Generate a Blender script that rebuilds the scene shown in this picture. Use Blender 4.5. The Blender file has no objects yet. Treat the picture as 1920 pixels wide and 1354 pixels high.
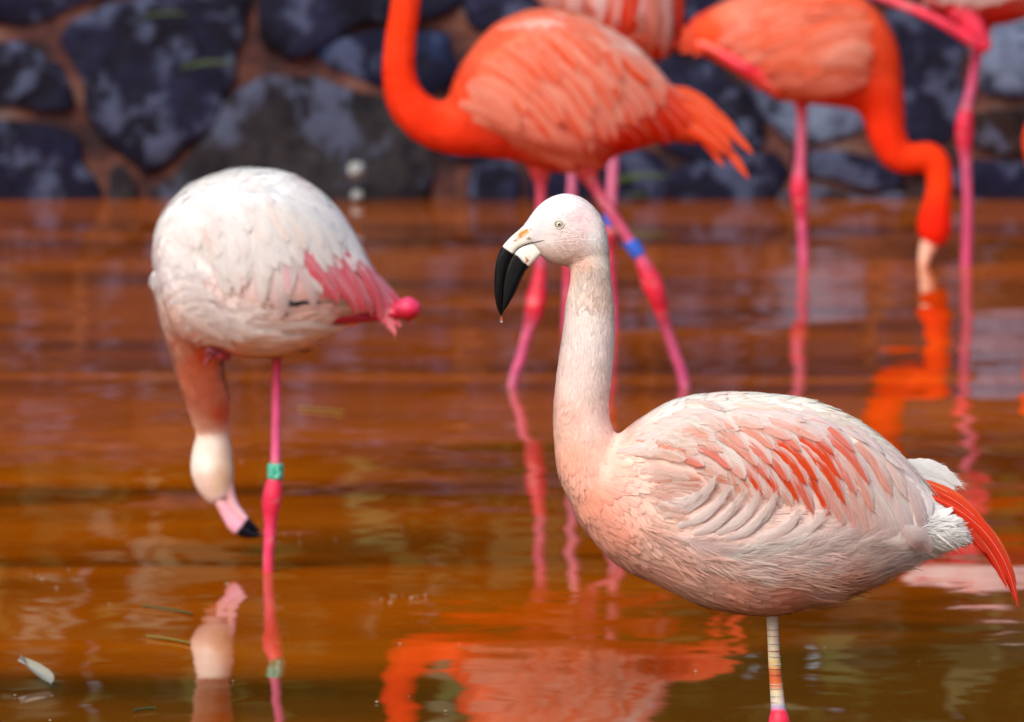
import bpy, math, random
import numpy as np
from mathutils import Vector
from mathutils.bvhtree import BVHTree
from mathutils.kdtree import KDTree

random.seed(7)
RNG = np.random.default_rng(11)
SC = bpy.context.scene
COL = SC.collection

# ------------------------------------------------------------------ camera
F_PX, CAM_H, HORIZON = 15000.0, 1.45, -655.0
PITCH = math.atan((677.0 - HORIZON) / F_PX)
CAM = np.array([0.0, 0.0, CAM_H])
FWD = np.array([0, math.cos(PITCH), -math.sin(PITCH)])
UPV = np.array([0, math.sin(PITCH), math.cos(PITCH)])
cam_data = bpy.data.cameras.new('camera')
cam_data.sensor_width = 36.0
cam_data.lens = F_PX / 1920.0 * 36.0
cam_data.clip_start, cam_data.clip_end = 0.05, 2000.0
cam_data.dof.use_dof = True
cam_data.dof.focus_distance = 9.90
cam_data.dof.aperture_fstop = 10.2
cam = bpy.data.objects.new('camera', cam_data)
COL.objects.link(cam)
cam.location = CAM
cam.rotation_euler = (math.pi / 2 - PITCH, 0, 0)
SC.camera = cam

# ------------------------------------------------------------------ world, sun, exposure
SUN_EL, SUN_AZ = math.radians(43), math.radians(208)   # azimuth clockwise from +Y
world = bpy.data.worlds.new('World')
SC.world = world
world.use_nodes = True
wn = world.node_tree.nodes
sky = wn.new('ShaderNodeTexSky')
sky.sky_type = 'NISHITA'
sky.sun_disc = False
sky.sun_elevation = SUN_EL
sky.sun_rotation = SUN_AZ
sky.dust_density = 4.0
sky.air_density = 1.0
sky.ozone_density = 0.6
world.node_tree.links.new(sky.outputs[0], wn['Background'].inputs[0])
wn['Background'].inputs[1].default_value = 0.15
sun_data = bpy.data.lights.new('sun', 'SUN')
sun_data.energy = 1.4
sun_data.angle = math.radians(25)
sun_data.color = (1.0, 0.95, 0.88)
sun = bpy.data.objects.new('sun', sun_data)
COL.objects.link(sun)
sd = Vector((math.sin(SUN_AZ) * math.cos(SUN_EL), math.cos(SUN_AZ) * math.cos(SUN_EL), math.sin(SUN_EL)))
sun.rotation_euler = sd.to_track_quat('Z', 'Y').to_euler()
sun.location = (0, 0, 20)
SC.view_settings.view_transform = 'Standard'
SC.view_settings.look = 'None'
SC.view_settings.exposure = 0.36
SC.view_settings.gamma = 1.0
SC.cycles.use_denoising = True
SC.cycles.max_bounces = 8
SC.cycles.diffuse_bounces = 4
SC.cycles.caustics_reflective = False

# ------------------------------------------------------------------ helpers
def srgb(c):
    c = np.asarray(c, float) / 255.0
    return np.where(c <= 0.04045, c / 12.92, ((c + 0.055) / 1.055) ** 2.4)

def P(x, y, Y):
    """world point seen at photo position x, y on the vertical plane at distance Y"""
    r = FWD + np.array([1, 0, 0]) * (x - 960.0) / F_PX + UPV * (677.0 - y) / F_PX
    return CAM + r * (Y / r[1])

def proj(W):
    d = W - CAM
    z = d @ FWD
    return np.stack([960 + F_PX * d[:, 0] / z, 677 - F_PX * (d @ UPV) / z], 1)

def depth_of(y):                 # distance of the water point seen at photo height y
    r = FWD + UPV * (677.0 - y) / F_PX
    return r[1] * (-CAM_H / r[2])

def link(name, me, mat=None, parent=None, loc=None):
    o = bpy.data.objects.new(name, me)
    COL.objects.link(o)
    if mat is not None and me is not None:
        if not me.materials:
            me.materials.append(mat)
    if parent is not None:
        o.parent = parent
        if loc is None:
            acc = Vector((0, 0, 0)); q = parent
            while q:
                acc += Vector(q.location); q = q.parent
            o.location = -acc            # part meshes are written in world coordinates
    if loc is not None:
        o.location = loc
    return o

def empty(name, loc):
    o = bpy.data.objects.new(name, None)
    o.empty_display_size = 0.1
    COL.objects.link(o)
    o.location = loc
    return o

def tag(o, label, cat, group=None):
    o['label'] = label
    o['category'] = cat
    if group:
        o['group'] = group
    return o

def mesh(name, V, Fc, smooth=True):
    me = bpy.data.meshes.new(name)
    me.from_pydata([tuple(map(float, v)) for v in V], [], [tuple(map(int, f)) for f in Fc])
    if smooth:
        me.polygons.foreach_set('use_smooth', [True] * len(me.polygons))
    me.update()
    return me

def set_col(me, cols):
    a = me.attributes.new('Col', 'FLOAT_COLOR', 'POINT')
    c = np.ones((len(me.vertices), 4), np.float32)
    c[:, :3] = cols
    a.data.foreach_set('color', c.ravel())

def set_vec(me, name, vec):
    a = me.attributes.new(name, 'FLOAT_VECTOR', 'POINT')
    a.data.foreach_set('vector', np.asarray(vec, np.float32).ravel())

def verts_of(me):
    v = np.empty(len(me.vertices) * 3, np.float32)
    me.vertices.foreach_get('co', v)
    return v.reshape(-1, 3).astype(float)

def catmull(S, n):
    S = np.asarray(S, float)
    m = len(S)
    t = np.linspace(0, m - 1, n)
    i = np.clip(t.astype(int), 0, m - 2)
    u = (t - i)[:, None]
    g = lambda k: S[np.clip(k, 0, m - 1)]
    p0, p1, p2, p3 = g(i - 1), g(i), g(i + 1), g(i + 2)
    return 0.5 * (2 * p1 + (p2 - p0) * u + (2 * p0 - 5 * p1 + 4 * p2 - p3) * u ** 2 + (3 * p1 - p0 - 3 * p2 + p3) * u ** 3)

def loft(pairs, Y, n=40, ring=24, sq=1.0):
    """closed tube through stations (x1,y1,x2,y2,half_width,dy), all in photo units at distance Y"""
    S = [tuple(p) + ((0.0,) if len(p) == 5 else ()) for p in pairs]
    S = catmull(S, n)
    V, Fc = [], []
    th = np.linspace(0, 2 * math.pi, ring, endpoint=False)
    c_, s_ = np.cos(th), np.sin(th)
    if sq != 1.0:
        c_ = np.sign(c_) * np.abs(c_) ** sq
        s_ = np.sign(s_) * np.abs(s_) ** sq
    for s in S:
        Yc = Y + s[5]
        a, b = P(s[0], s[1], Yc), P(s[2], s[3], Yc)
        c, h = (a + b) / 2, (a - b) / 2
        w = max(s[4], 0.5) * Yc / F_PX
        for q in range(ring):
            V.append(c + h * c_[q] + np.array([0, 1, 0]) * w * s_[q])
    for k in range(n - 1):
        for q in range(ring):
            r = (q + 1) % ring
            Fc.append((k * ring + q, k * ring + r, (k + 1) * ring + r, (k + 1) * ring + q))
    a = len(V); V.append(np.mean(V[:ring], 0))
    b = len(V); V.append(np.mean(V[(n - 1) * ring:n * ring], 0))
    for q in range(ring):
        r = (q + 1) % ring
        Fc.append((a, r, q))
        Fc.append((b, (n - 1) * ring + q, (n - 1) * ring + r))
    return np.array(V), Fc

def tube_pairs(pts, flat=1.0):
    """centre line stations (x,y,r[,dy]) -> loft pairs perpendicular to the line"""
    Q = np.array([tuple(p) + ((0.0,) if len(p) == 3 else ()) for p in pts], float)
    T = np.gradient(Q[:, :2], axis=0)
    T /= np.linalg.norm(T, axis=1)[:, None] + 1e-9
    out = []
    for q, t in zip(Q, T):
        nx, ny = -t[1], t[0]
        out.append((q[0] + nx * q[2], q[1] + ny * q[2], q[0] - nx * q[2], q[1] - ny * q[2], q[2] * flat, q[3]))
    return out

def tube(pts, Y, n=40, ring=16, flat=1.0):
    S = catmull([tuple(p) + ((0.0,) if len(p) == 3 else ()) for p in pts], n)
    return loft(tube_pairs(S, flat), Y, n, ring)

def union(name, pieces, voxel, smooth=6):
    V, Fc = [], []
    for v, f in pieces:
        o = len(V)
        V.extend(v)
        Fc.extend([tuple(i + o for i in q) for q in f])
    me = mesh(name + '_raw', V, Fc)
    ob = bpy.data.objects.new(name + '_raw', me)
    COL.objects.link(ob)
    m = ob.modifiers.new('r', 'REMESH'); m.mode = 'VOXEL'; m.voxel_size = voxel
    m.use_smooth_shade = True
    s = ob.modifiers.new('s', 'SMOOTH'); s.factor = 0.5; s.iterations = smooth
    dg = bpy.context.evaluated_depsgraph_get()
    out = bpy.data.meshes.new_from_object(ob.evaluated_get(dg))
    out.name = name
    bpy.data.objects.remove(ob); bpy.data.meshes.remove(me)
    out.polygons.foreach_set('use_smooth', [True] * len(out.polygons))
    return out

def idw(pts, vals, q, power=3.0):
    pts, vals = np.asarray(pts, float), np.asarray(vals, float)
    out = np.empty((len(q), vals.shape[1]))
    for k in range(0, len(q), 20000):
        d = np.linalg.norm(q[k:k + 20000, None, :] - pts[None], axis=2) + 6.0
        w = d ** -power
        out[k:k + 20000] = (w @ vals) / w.sum(1)[:, None]
    return out

def vnoise(p, seed=0):
    """cheap smooth noise, about -1..1"""
    a = np.zeros(len(p)); r = np.random.default_rng(seed)
    for _ in range(9):
        k = r.normal(size=3)
        a += np.sin(p @ k + r.uniform(0, 6.28))
    return a / 3.0

# ------------------------------------------------------------------ materials
def new_mat(name):
    m = bpy.data.materials.new(name)
    m.use_nodes = True
    nt = m.node_tree
    return m, nt, nt.nodes, nt.links, nt.nodes['Principled BSDF']

def node(nt, typ, **kw):
    n = nt.nodes.new(typ)
    for k, v in kw.items():
        setattr(n, k, v)
    return n

def math_n(nt, op, a, b=None, c=None, clamp=False):
    n = nt.nodes.new('ShaderNodeMath'); n.operation = op; n.use_clamp = clamp
    for i, v in enumerate((a, b, c)):
        if v is None: continue
        if isinstance(v, (int, float)): n.inputs[i].default_value = v
        else: nt.links.new(v, n.inputs[i])
    return n.outputs[0]

def mix_c(nt, fac, a, b, mode='MIX'):
    n = nt.nodes.new('ShaderNodeMix'); n.data_type = 'RGBA'; n.blend_type = mode
    for sock, v in ((n.inputs[0], fac), (n.inputs[6], a), (n.inputs[7], b)):
        if isinstance(v, (int, float)): sock.default_value = v
        elif isinstance(v, (tuple, list, np.ndarray)): sock.default_value = tuple(v)[:3] + (1,)
        else: nt.links.new(v, sock)
    return n.outputs[2]

def noise_n(nt, vec, scale, detail=3, rough=0.5):
    n = nt.nodes.new('ShaderNodeTexNoise')
    n.inputs['Scale'].default_value = scale
    n.inputs['Detail'].default_value = detail
    n.inputs['Roughness'].default_value = rough
    if vec is not None: nt.links.new(vec, n.inputs['Vector'])
    return n

def ramp_n(nt, fac, stops):
    n = nt.nodes.new('ShaderNodeValToRGB')
    e = n.color_ramp.elements
    while len(e) < len(stops): e.new(0.5)
    for k, (p, c) in enumerate(stops):
        e[k].position = p
        e[k].color = tuple(c)[:3] + (1,) if not isinstance(c, (int, float)) else (c, c, c, 1)
    nt.links.new(fac, n.inputs[0])
    return n.outputs[0]

def bump_n(nt, h, strength, dist):
    n = nt.nodes.new('ShaderNodeBump')
    n.inputs['Strength'].default_value = strength
    n.inputs['Distance'].default_value = dist
    nt.links.new(h, n.inputs['Height'])
    return n.outputs[0]

def down_material():             # soft body plumage: colour and surface normal come with each barb
    m, nt, N, L, B = new_mat('down')
    at = node(nt, 'ShaderNodeAttribute', attribute_name='Col')
    an = node(nt, 'ShaderNodeAttribute', attribute_name='nrm')
    L.new(at.outputs['Color'], B.inputs['Base Color'])
    L.new(an.outputs['Vector'], B.inputs['Normal'])
    B.inputs['Roughness'].default_value = 0.85
    B.inputs['Specular IOR Level'].default_value = 0.15
    tr = node(nt, 'ShaderNodeBsdfTranslucent')
    L.new(at.outputs['Color'], tr.inputs['Color'])
    mx = node(nt, 'ShaderNodeMixShader'); mx.inputs[0].default_value = 0.12
    L.new(B.outputs[0], mx.inputs[1]); L.new(tr.outputs[0], mx.inputs[2])
    L.new(mx.outputs[0], N['Material Output'].inputs[0])
    return m

def skin_material():
    m, nt, N, L, B = new_mat('body_skin')
    at = node(nt, 'ShaderNodeAttribute', attribute_name='Col')
    tc = node(nt, 'ShaderNodeTexCoord')
    n1 = noise_n(nt, tc.outputs['Object'], 60, 4)
    c = mix_c(nt, 0.18, at.outputs['Color'], mix_c(nt, 1.0, at.outputs['Color'], n1.outputs['Fac'], 'MULTIPLY'))
    L.new(c, B.inputs['Base Color'])
    L.new(bump_n(nt, n1.outputs['Fac'], 0.4, 0.004), B.inputs['Normal'])
    B.inputs['Roughness'].default_value = 0.85
    B.inputs['Specular IOR Level'].default_value = 0.15
    return m

def feather_material():
    """obj.color rgb = vane colour, alpha = how much of the trailing vane is flushed; Flush attribute = flush colour"""
    m, nt, N, L, B = new_mat('feather')
    oi = node(nt, 'ShaderNodeObjectInfo')
    uv = node(nt, 'ShaderNodeAttribute', attribute_name='fuv')
    fl = node(nt, 'ShaderNodeAttribute', attribute_name='Col')
    sep = node(nt, 'ShaderNodeSeparateXYZ'); L.new(uv.outputs['Vector'], sep.inputs[0])
    u, v = sep.outputs[0], sep.outputs[1]          # u -1..1 across, v 0..1 along
    au = math_n(nt, 'ABSOLUTE', u)
    # barbs: streaks that run outwards and towards the tip
    comb = node(nt, 'ShaderNodeCombineXYZ')
    diag = math_n(nt, 'SUBTRACT', au, math_n(nt, 'MULTIPLY', v, 2.2))
    L.new(math_n(nt, 'MULTIPLY', diag, 9.0), comb.inputs[0])
    L.new(math_n(nt, 'MULTIPLY', v, 2.5), comb.inputs[1])
    L.new(math_n(nt, 'ADD', math_n(nt, 'MULTIPLY', oi.outputs['Random'], 50.0), math_n(nt, 'MULTIPLY', math_n(nt, 'SIGN', u), 3.0)), comb.inputs[2])
    barb = noise_n(nt, comb.outputs[0], 1.6, 4, 0.65)
    comb2 = node(nt, 'ShaderNodeCombineXYZ')
    L.new(math_n(nt, 'MULTIPLY', v, 3.0), comb2.inputs[0])
    L.new(math_n(nt, 'MULTIPLY', u, 1.2), comb2.inputs[1])
    L.new(math_n(nt, 'MULTIPLY', oi.outputs['Random'], 90.0), comb2.inputs[2])
    big = noise_n(nt, comb2.outputs[0], 1.6, 2)
    side = math_n(nt, 'ADD', math_n(nt, 'MULTIPLY', u, 0.9), math_n(nt, 'MULTIPLY', math_n(nt, 'SUBTRACT', big.outputs['Fac'], 0.5), 1.3))
    side = math_n(nt, 'ADD', side, math_n(nt, 'MULTIPLY', math_n(nt, 'SUBTRACT', v, 0.55), 0.9))
    mask = node(nt, 'ShaderNodeMapRange'); mask.interpolation_type = 'SMOOTHSTEP'
    L.new(side, mask.inputs[0]); mask.inputs[1].default_value = -0.35; mask.inputs[2].default_value = 0.65
    fac = math_n(nt, 'MULTIPLY', mask.outputs[0], oi.outputs['Alpha'], clamp=True)
    c = mix_c(nt, fac, oi.outputs['Color'], fl.outputs['Color'])
    tone = node(nt, 'ShaderNodeMapRange'); L.new(barb.outputs['Fac'], tone.inputs[0])
    tone.inputs[1].default_value = 0.25; tone.inputs[2].default_value = 0.75
    tone.inputs[3].default_value = 0.70; tone.inputs[4].default_value = 1.10
    c = mix_c(nt, 1.0, c, tone.outputs[0], 'MULTIPLY')
    ed = node(nt, 'ShaderNodeMapRange'); ed.interpolation_type = 'SMOOTHSTEP'; L.new(u, ed.inputs[0])
    ed.inputs[1].default_value = -0.45; ed.inputs[2].default_value = -0.95; ed.inputs[3].default_value = 0.0; ed.inputs[4].default_value = 0.55
    sc_ = node(nt, 'ShaderNodeSeparateColor'); L.new(oi.outputs['Color'], sc_.inputs[0])      # only pale feathers have pale rims
    rim = math_n(nt, 'MULTIPLY', ed.outputs[0], math_n(nt, 'MULTIPLY', sc_.outputs[1], 1.3, clamp=True))
    c = mix_c(nt, math_n(nt, 'MULTIPLY', rim, math_n(nt, 'ADD', math_n(nt, 'MULTIPLY', oi.outputs['Alpha'], 0.7), 0.12)), c, (0.88, 0.84, 0.82))
    rach = math_n(nt, 'LESS_THAN', au, 0.05)
    c = mix_c(nt, math_n(nt, 'MULTIPLY', rach, 0.35), c, (0.9, 0.86, 0.8))
    L.new(c, B.inputs['Base Color'])
    L.new(bump_n(nt, barb.outputs['Fac'], 0.6, 0.002), B.inputs['Normal'])
    B.inputs['Roughness'].default_value = 0.62
    B.inputs['Specular IOR Level'].default_value = 0.25
    tr = node(nt, 'ShaderNodeBsdfTranslucent'); L.new(c, tr.inputs['Color'])
    mx = node(nt, 'ShaderNodeMixShader'); mx.inputs[0].default_value = 0.28
    L.new(B.outputs[0], mx.inputs[1]); L.new(tr.outputs[0], mx.inputs[2])
    L.new(mx.outputs[0], N['Material Output'].inputs[0])
    return m

def horn_material(name, rough=0.35, spec=0.5, bump=0.3, scale=900):
    m, nt, N, L, B = new_mat(name)
    at = node(nt, 'ShaderNodeAttribute', attribute_name='Col')
    tc = node(nt, 'ShaderNodeTexCoord')
    n1 = noise_n(nt, tc.outputs['Object'], scale, 3)
    n2 = noise_n(nt, tc.outputs['Object'], scale * 0.2, 3)
    c = mix_c(nt, 0.3, at.outputs['Color'], mix_c(nt, 1.0, at.outputs['Color'], n2.outputs['Color'], 'OVERLAY'))
    L.new(c, B.inputs['Base Color'])
    L.new(bump_n(nt, n1.outputs['Fac'], bump, 0.0006), B.inputs['Normal'])
    B.inputs['Roughness'].default_value = rough
    B.inputs['Specular IOR Level'].default_value = spec
    return m

def plain_material(name, color, rough=0.5, spec=0.5, noise=0.15, scale=40):
    m, nt, N, L, B = new_mat(name)
    tc = node(nt, 'ShaderNodeTexCoord')
    n = noise_n(nt, tc.outputs['Object'], scale, 3)
    c = mix_c(nt, noise, color, mix_c(nt, 1.0, color, n.outputs['Fac'], 'MULTIPLY'))
    L.new(c, B.inputs['Base Color'])
    B.inputs['Roughness'].default_value = rough
    B.inputs['Specular IOR Level'].default_value = spec
    return m

def water_material():
    m, nt, N, L, B = new_mat('pond_water')
    tc = node(nt, 'ShaderNodeTexCoord')
    def stretched(sx, sy, scale, detail, seed):
        mp = node(nt, 'ShaderNodeMapping')
        mp.inputs['Scale'].default_value = (sx, sy, 1)
        mp.inputs['Location'].default_value = (seed, seed * 1.7, 0)
        mp.inputs['Rotation'].default_value = (0, 0, 0.05)
        L.new(tc.outputs['Object'], mp.inputs[0])
        return noise_n(nt, mp.outputs[0], scale, detail, 0.5)
    # wave slopes, written straight into the normal
    def slope(nz, ax, ay):
        sub = node(nt, 'ShaderNodeVectorMath', operation='SUBTRACT')
        L.new(nz.outputs['Color'], sub.inputs[0]); sub.inputs[1].default_value = (0.5, 0.5, 0.5)
        mul = node(nt, 'ShaderNodeVectorMath', operation='MULTIPLY')
        L.new(sub.outputs[0], mul.inputs[0]); mul.inputs[1].default_value = (ax, ay, 0)
        return mul.outputs[0]
    w1 = slope(stretched(0.6, 1, 1.9, 1.5, 3.1), 0.020, 0.022)
    w2 = slope(stretched(0.8, 1, 5, 1.5, 7.7), 0.036, 0.018)
    patch = ramp_n(nt, stretched(0.4, 1, 0.7, 2, 12.3).outputs['Fac'], [(0.42, 0.15), (0.66, 1.0)])
    w3 = slope(stretched(0.6, 1, 17, 2, 1.9), 0.014, 0.028)
    sc3 = node(nt, 'ShaderNodeVectorMath', operation='SCALE'); L.new(w3, sc3.inputs[0]); L.new(patch, sc3.inputs['Scale'])
    a = node(nt, 'ShaderNodeVectorMath', operation='ADD'); L.new(w1, a.inputs[0]); L.new(w2, a.inputs[1])
    b = node(nt, 'ShaderNodeVectorMath', operation='ADD'); L.new(a.outputs[0], b.inputs[0]); L.new(sc3.outputs[0], b.inputs[1])
    g = node(nt, 'ShaderNodeNewGeometry')
    sy = node(nt, 'ShaderNodeSeparateXYZ'); L.new(tc.outputs['Object'], sy.inputs[0])
    far = node(nt, 'ShaderNodeMapRange'); L.new(sy.outputs[1], far.inputs[0])      # breezier water out in the open pond
    far.inputs[1].default_value = 13.0; far.inputs[2].default_value = 17.5; far.inputs[3].default_value = 1.0; far.inputs[4].default_value = 2.3
    bs = node(nt, 'ShaderNodeVectorMath', operation='SCALE'); L.new(b.outputs[0], bs.inputs[0]); L.new(far.outputs[0], bs.inputs['Scale'])
    c = node(nt, 'ShaderNodeVectorMath', operation='ADD'); L.new(g.outputs['Normal'], c.inputs[0]); L.new(bs.outputs[0], c.inputs[1])
    nn = node(nt, 'ShaderNodeVectorMath', operation='NORMALIZE'); L.new(c.outputs[0], nn.inputs[0])
    # murky, iron-rich water: silty browns, with dark wave reflections painted in as streaks
    silt_reflect = stretched(0.34, 1, 1.3, 4, 5.5); silt_reflect.inputs['Distortion'].default_value = 1.4
    col = ramp_n(nt, silt_reflect.outputs['Fac'], [(0.3, (0.12, 0.028, 0.0006)), (0.5, (0.36, 0.074, 0.0006)), (0.68, (0.52, 0.115, 0.0009))])
    # water colour turns dark olive brown towards the near shore, with a ragged border
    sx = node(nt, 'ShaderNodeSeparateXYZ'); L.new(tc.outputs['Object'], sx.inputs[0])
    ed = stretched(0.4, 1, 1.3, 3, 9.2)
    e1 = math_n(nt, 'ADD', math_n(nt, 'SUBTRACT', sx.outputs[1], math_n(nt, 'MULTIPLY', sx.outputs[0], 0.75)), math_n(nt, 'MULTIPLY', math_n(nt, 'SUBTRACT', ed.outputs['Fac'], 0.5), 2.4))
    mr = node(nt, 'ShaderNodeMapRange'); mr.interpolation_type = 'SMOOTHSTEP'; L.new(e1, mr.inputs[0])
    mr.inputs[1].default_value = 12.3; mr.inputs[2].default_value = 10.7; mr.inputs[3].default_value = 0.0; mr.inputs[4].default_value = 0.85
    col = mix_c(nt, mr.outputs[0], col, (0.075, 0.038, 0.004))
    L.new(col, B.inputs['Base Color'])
    L.new(nn.outputs[0], B.inputs['Normal'])
    B.inputs['Roughness'].default_value = 0.02
    B.inputs['IOR'].default_value = 1.34
    B.inputs['Specular IOR Level'].default_value = 0.5
    return m

def stone_material():
    m, nt, N, L, B = new_mat('wall_stone')
    oi = node(nt, 'ShaderNodeObjectInfo')
    tc = node(nt, 'ShaderNodeTexCoord')
    n1 = noise_n(nt, tc.outputs['Object'], 4.5, 6, 0.65)
    n2 = noise_n(nt, tc.outputs['Object'], 16, 5, 0.6)
    n3 = noise_n(nt, tc.outputs['Object'], 8, 5, 0.6)
    dark = mix_c(nt, 1.0, oi.outputs['Color'], (0.12, 0.11, 0.22), 'MULTIPLY')
    c = mix_c(nt, ramp_n(nt, n1.outputs['Fac'], [(0.40, 0.0), (0.58, 1.0)]), dark, oi.outputs['Color'])
    pale = mix_c(nt, 0.6, oi.outputs['Color'], (0.085, 0.11, 0.20))
    c = mix_c(nt, ramp_n(nt, n3.outputs['Fac'], [(0.52, 0.0), (0.60, 0.9)]), c, pale)
    c = mix_c(nt, ramp_n(nt, n2.outputs['Fac'], [(0.34, 0.9), (0.44, 0.0)]), c, (0.004, 0.004, 0.012))
    L.new(c, B.inputs['Base Color'])
    L.new(bump_n(nt, n2.outputs['Fac'], 0.8, 0.03), B.inputs['Normal'])
    B.inputs['Roughness'].default_value = 0.8
    B.inputs['Specular IOR Level'].default_value = 0.2
    return m

def mortar_material():
    m, nt, N, L, B = new_mat('mortar')
    tc = node(nt, 'ShaderNodeTexCoord')
    n1 = noise_n(nt, tc.outputs['Object'], 4.2, 5, 0.65)
    n2 = noise_n(nt, tc.outputs['Object'], 30, 4, 0.6)
    c = ramp_n(nt, n1.outputs['Fac'], [(0.40, (0.016, 0.003, 0.006)), (0.49, (0.060, 0.014, 0.013)), (0.57, (0.15, 0.052, 0.034)), (0.66, (0.20, 0.14, 0.13))])
    c = mix_c(nt, 0.5, c, mix_c(nt, 1.0, c, n2.outputs['Fac'], 'MULTIPLY'))
    L.new(c, B.inputs['Base Color'])
    L.new(bump_n(nt, n2.outputs['Fac'], 0.6, 0.02), B.inputs['Normal'])
    B.inputs['Roughness'].default_value = 0.85
    return m

def soil_material():
    m, nt, N, L, B = new_mat('soil')
    tc = node(nt, 'ShaderNodeTexCoord')
    n1 = noise_n(nt, tc.outputs['Object'], 1.5, 5, 0.6)
    c = ramp_n(nt, n1.outputs['Fac'], [(0.35, (0.05, 0.03, 0.015)), (0.65, (0.10, 0.075, 0.03))])
    L.new(c, B.inputs['Base Color'])
    B.inputs['Roughness'].default_value = 0.9
    return m

def leaf_material():
    m, nt, N, L, B = new_mat('leaf')
    at = node(nt, 'ShaderNodeAttribute', attribute_name='Col')
    L.new(at.outputs['Color'], B.inputs['Base Color'])
    B.inputs['Roughness'].default_value = 0.5
    return m

def drop_material():
    m, nt, N, L, B = new_mat('water_drop')
    tc = node(nt, 'ShaderNodeTexCoord')
    n = noise_n(nt, tc.outputs['Object'], 300, 2)
    L.new(mix_c(nt, n.outputs['Fac'], (0.97, 0.97, 0.97), (1, 1, 1)), B.inputs['Base Color'])
    B.inputs['Transmission Weight'].default_value = 1.0
    B.inputs['IOR'].default_value = 1.33
    B.inputs['Roughness'].default_value = 0.0
    return m

M_DOWN, M_SKIN, M_FEATHER = down_material(), skin_material(), feather_material()
M_BEAK = horn_material('beak_horn', 0.25, 0.3, 0.15, 500)
M_LEG = horn_material('leg_skin', 0.45, 0.4, 0.7, 500)
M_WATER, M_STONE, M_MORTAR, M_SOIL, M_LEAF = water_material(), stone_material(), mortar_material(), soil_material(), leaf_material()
M_GREEN = plain_material('green_plastic', (0.02, 0.42, 0.27), 0.35)
M_MINT = plain_material('mint_print', (0.25, 0.75, 0.62), 0.4)
M_BLUE = plain_material('blue_plastic', (0.03, 0.12, 0.62), 0.35)
M_IRIS = plain_material('iris', (0.72, 0.72, 0.55), 0.15, 0.6, 0.3, 1500)
M_PUPIL = plain_material('pupil', (0.006, 0.006, 0.006), 0.08, 0.8, 0.1)
M_LID = plain_material('eyelid', (0.74, 0.64, 0.57), 0.5, 0.4, 0.3, 900)
M_GRASS = plain_material('grass', (0.045, 0.085, 0.022), 0.6)
M_STRAW = plain_material('straw', (0.22, 0.20, 0.03), 0.5)
M_WHITE = plain_material('pale_matte', (0.32, 0.34, 0.34), 0.7)
M_FLECK = plain_material('fleck', (0.45, 0.36, 0.22), 0.6)
M_DROP = drop_material()

# ------------------------------------------------------------------ setting: pond, ground, wall
WALL_Y = depth_of(375.0)
WALL_TOP = 0.74

def ground_height(x, y):
    if y > WALL_Y + 0.20:
        return 0.60
    e = max(abs(x) - 9.0, -1.0 - y)
    return -0.24 + 0.55 * min(max(e, 0) / 0.8, 1.0)

xs = [-400, -60, -14, -10, -9.8, -9.4, -9, -6, -3, 0, 3, 6, 9, 9.4, 9.8, 10, 14, 60, 400]
ys = [-400, -40, -4, -2, -1.8, -1.4, -1, 2, 4, 6, 8, 10, 12, 15, 18, WALL_Y + 0.19, WALL_Y + 0.21, WALL_Y + 2, WALL_Y + 5, 40, 120, 500]
gv = [(x, y, ground_height(x, y)) for y in ys for x in xs]
gf = [(j * len(xs) + i, j * len(xs) + i + 1, (j + 1) * len(xs) + i + 1, (j + 1) * len(xs) + i)
      for j in range(len(ys) - 1) for i in range(len(xs) - 1)]
ground = link('ground', mesh('ground', gv, gf, False), M_SOIL)
ground['kind'] = 'structure'
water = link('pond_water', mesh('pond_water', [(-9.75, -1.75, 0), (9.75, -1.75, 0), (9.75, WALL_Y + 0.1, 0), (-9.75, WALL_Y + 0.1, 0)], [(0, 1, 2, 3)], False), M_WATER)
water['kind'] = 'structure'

wall = empty('stone_wall', (0, WALL_Y, 0))
tag(wall, 'rough wall of dark blue grey stones in reddish mortar behind the pond', 'wall')
# mortar face: uneven sheet with thickness
mv, mf = [], []
nx, nz = 150, 14
for k in range(nz + 1):
    for i in range(nx + 1):
        x = -9.9 + 19.8 * i / nx
        z = -0.26 + (WALL_TOP + 0.26) * k / nz
        mv.append((x, WALL_Y + 0.032 + 0.014 * math.sin(7.1 * x + 3 * z) * math.sin(9 * z + 2 * x), z))
nf = len(mv)
mv += [(v[0], WALL_Y + 0.18, v[2]) for v in mv]
W1 = nx + 1
for k in range(nz):
    for i in range(nx):
        a = k * W1 + i
        mf.append((a, a + 1, a + 1 + W1, a + W1))
        mf.append((nf + a, nf + a + W1, nf + a + 1 + W1, nf + a + 1))
for i in range(nx):
    a = nz * W1 + i
    mf.append((a, a + 1, nf + a + 1, nf + a))
link('mortar', mesh('mortar', mv, mf), M_MORTAR, wall)

def chaikin(p, it=2):
    p = np.asarray(p, float)
    for _ in range(it):
        q = np.roll(p, -1, 0)
        p = np.stack([0.78 * p + 0.22 * q, 0.22 * p + 0.78 * q], 1).reshape(-1, 2)
    return p

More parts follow.
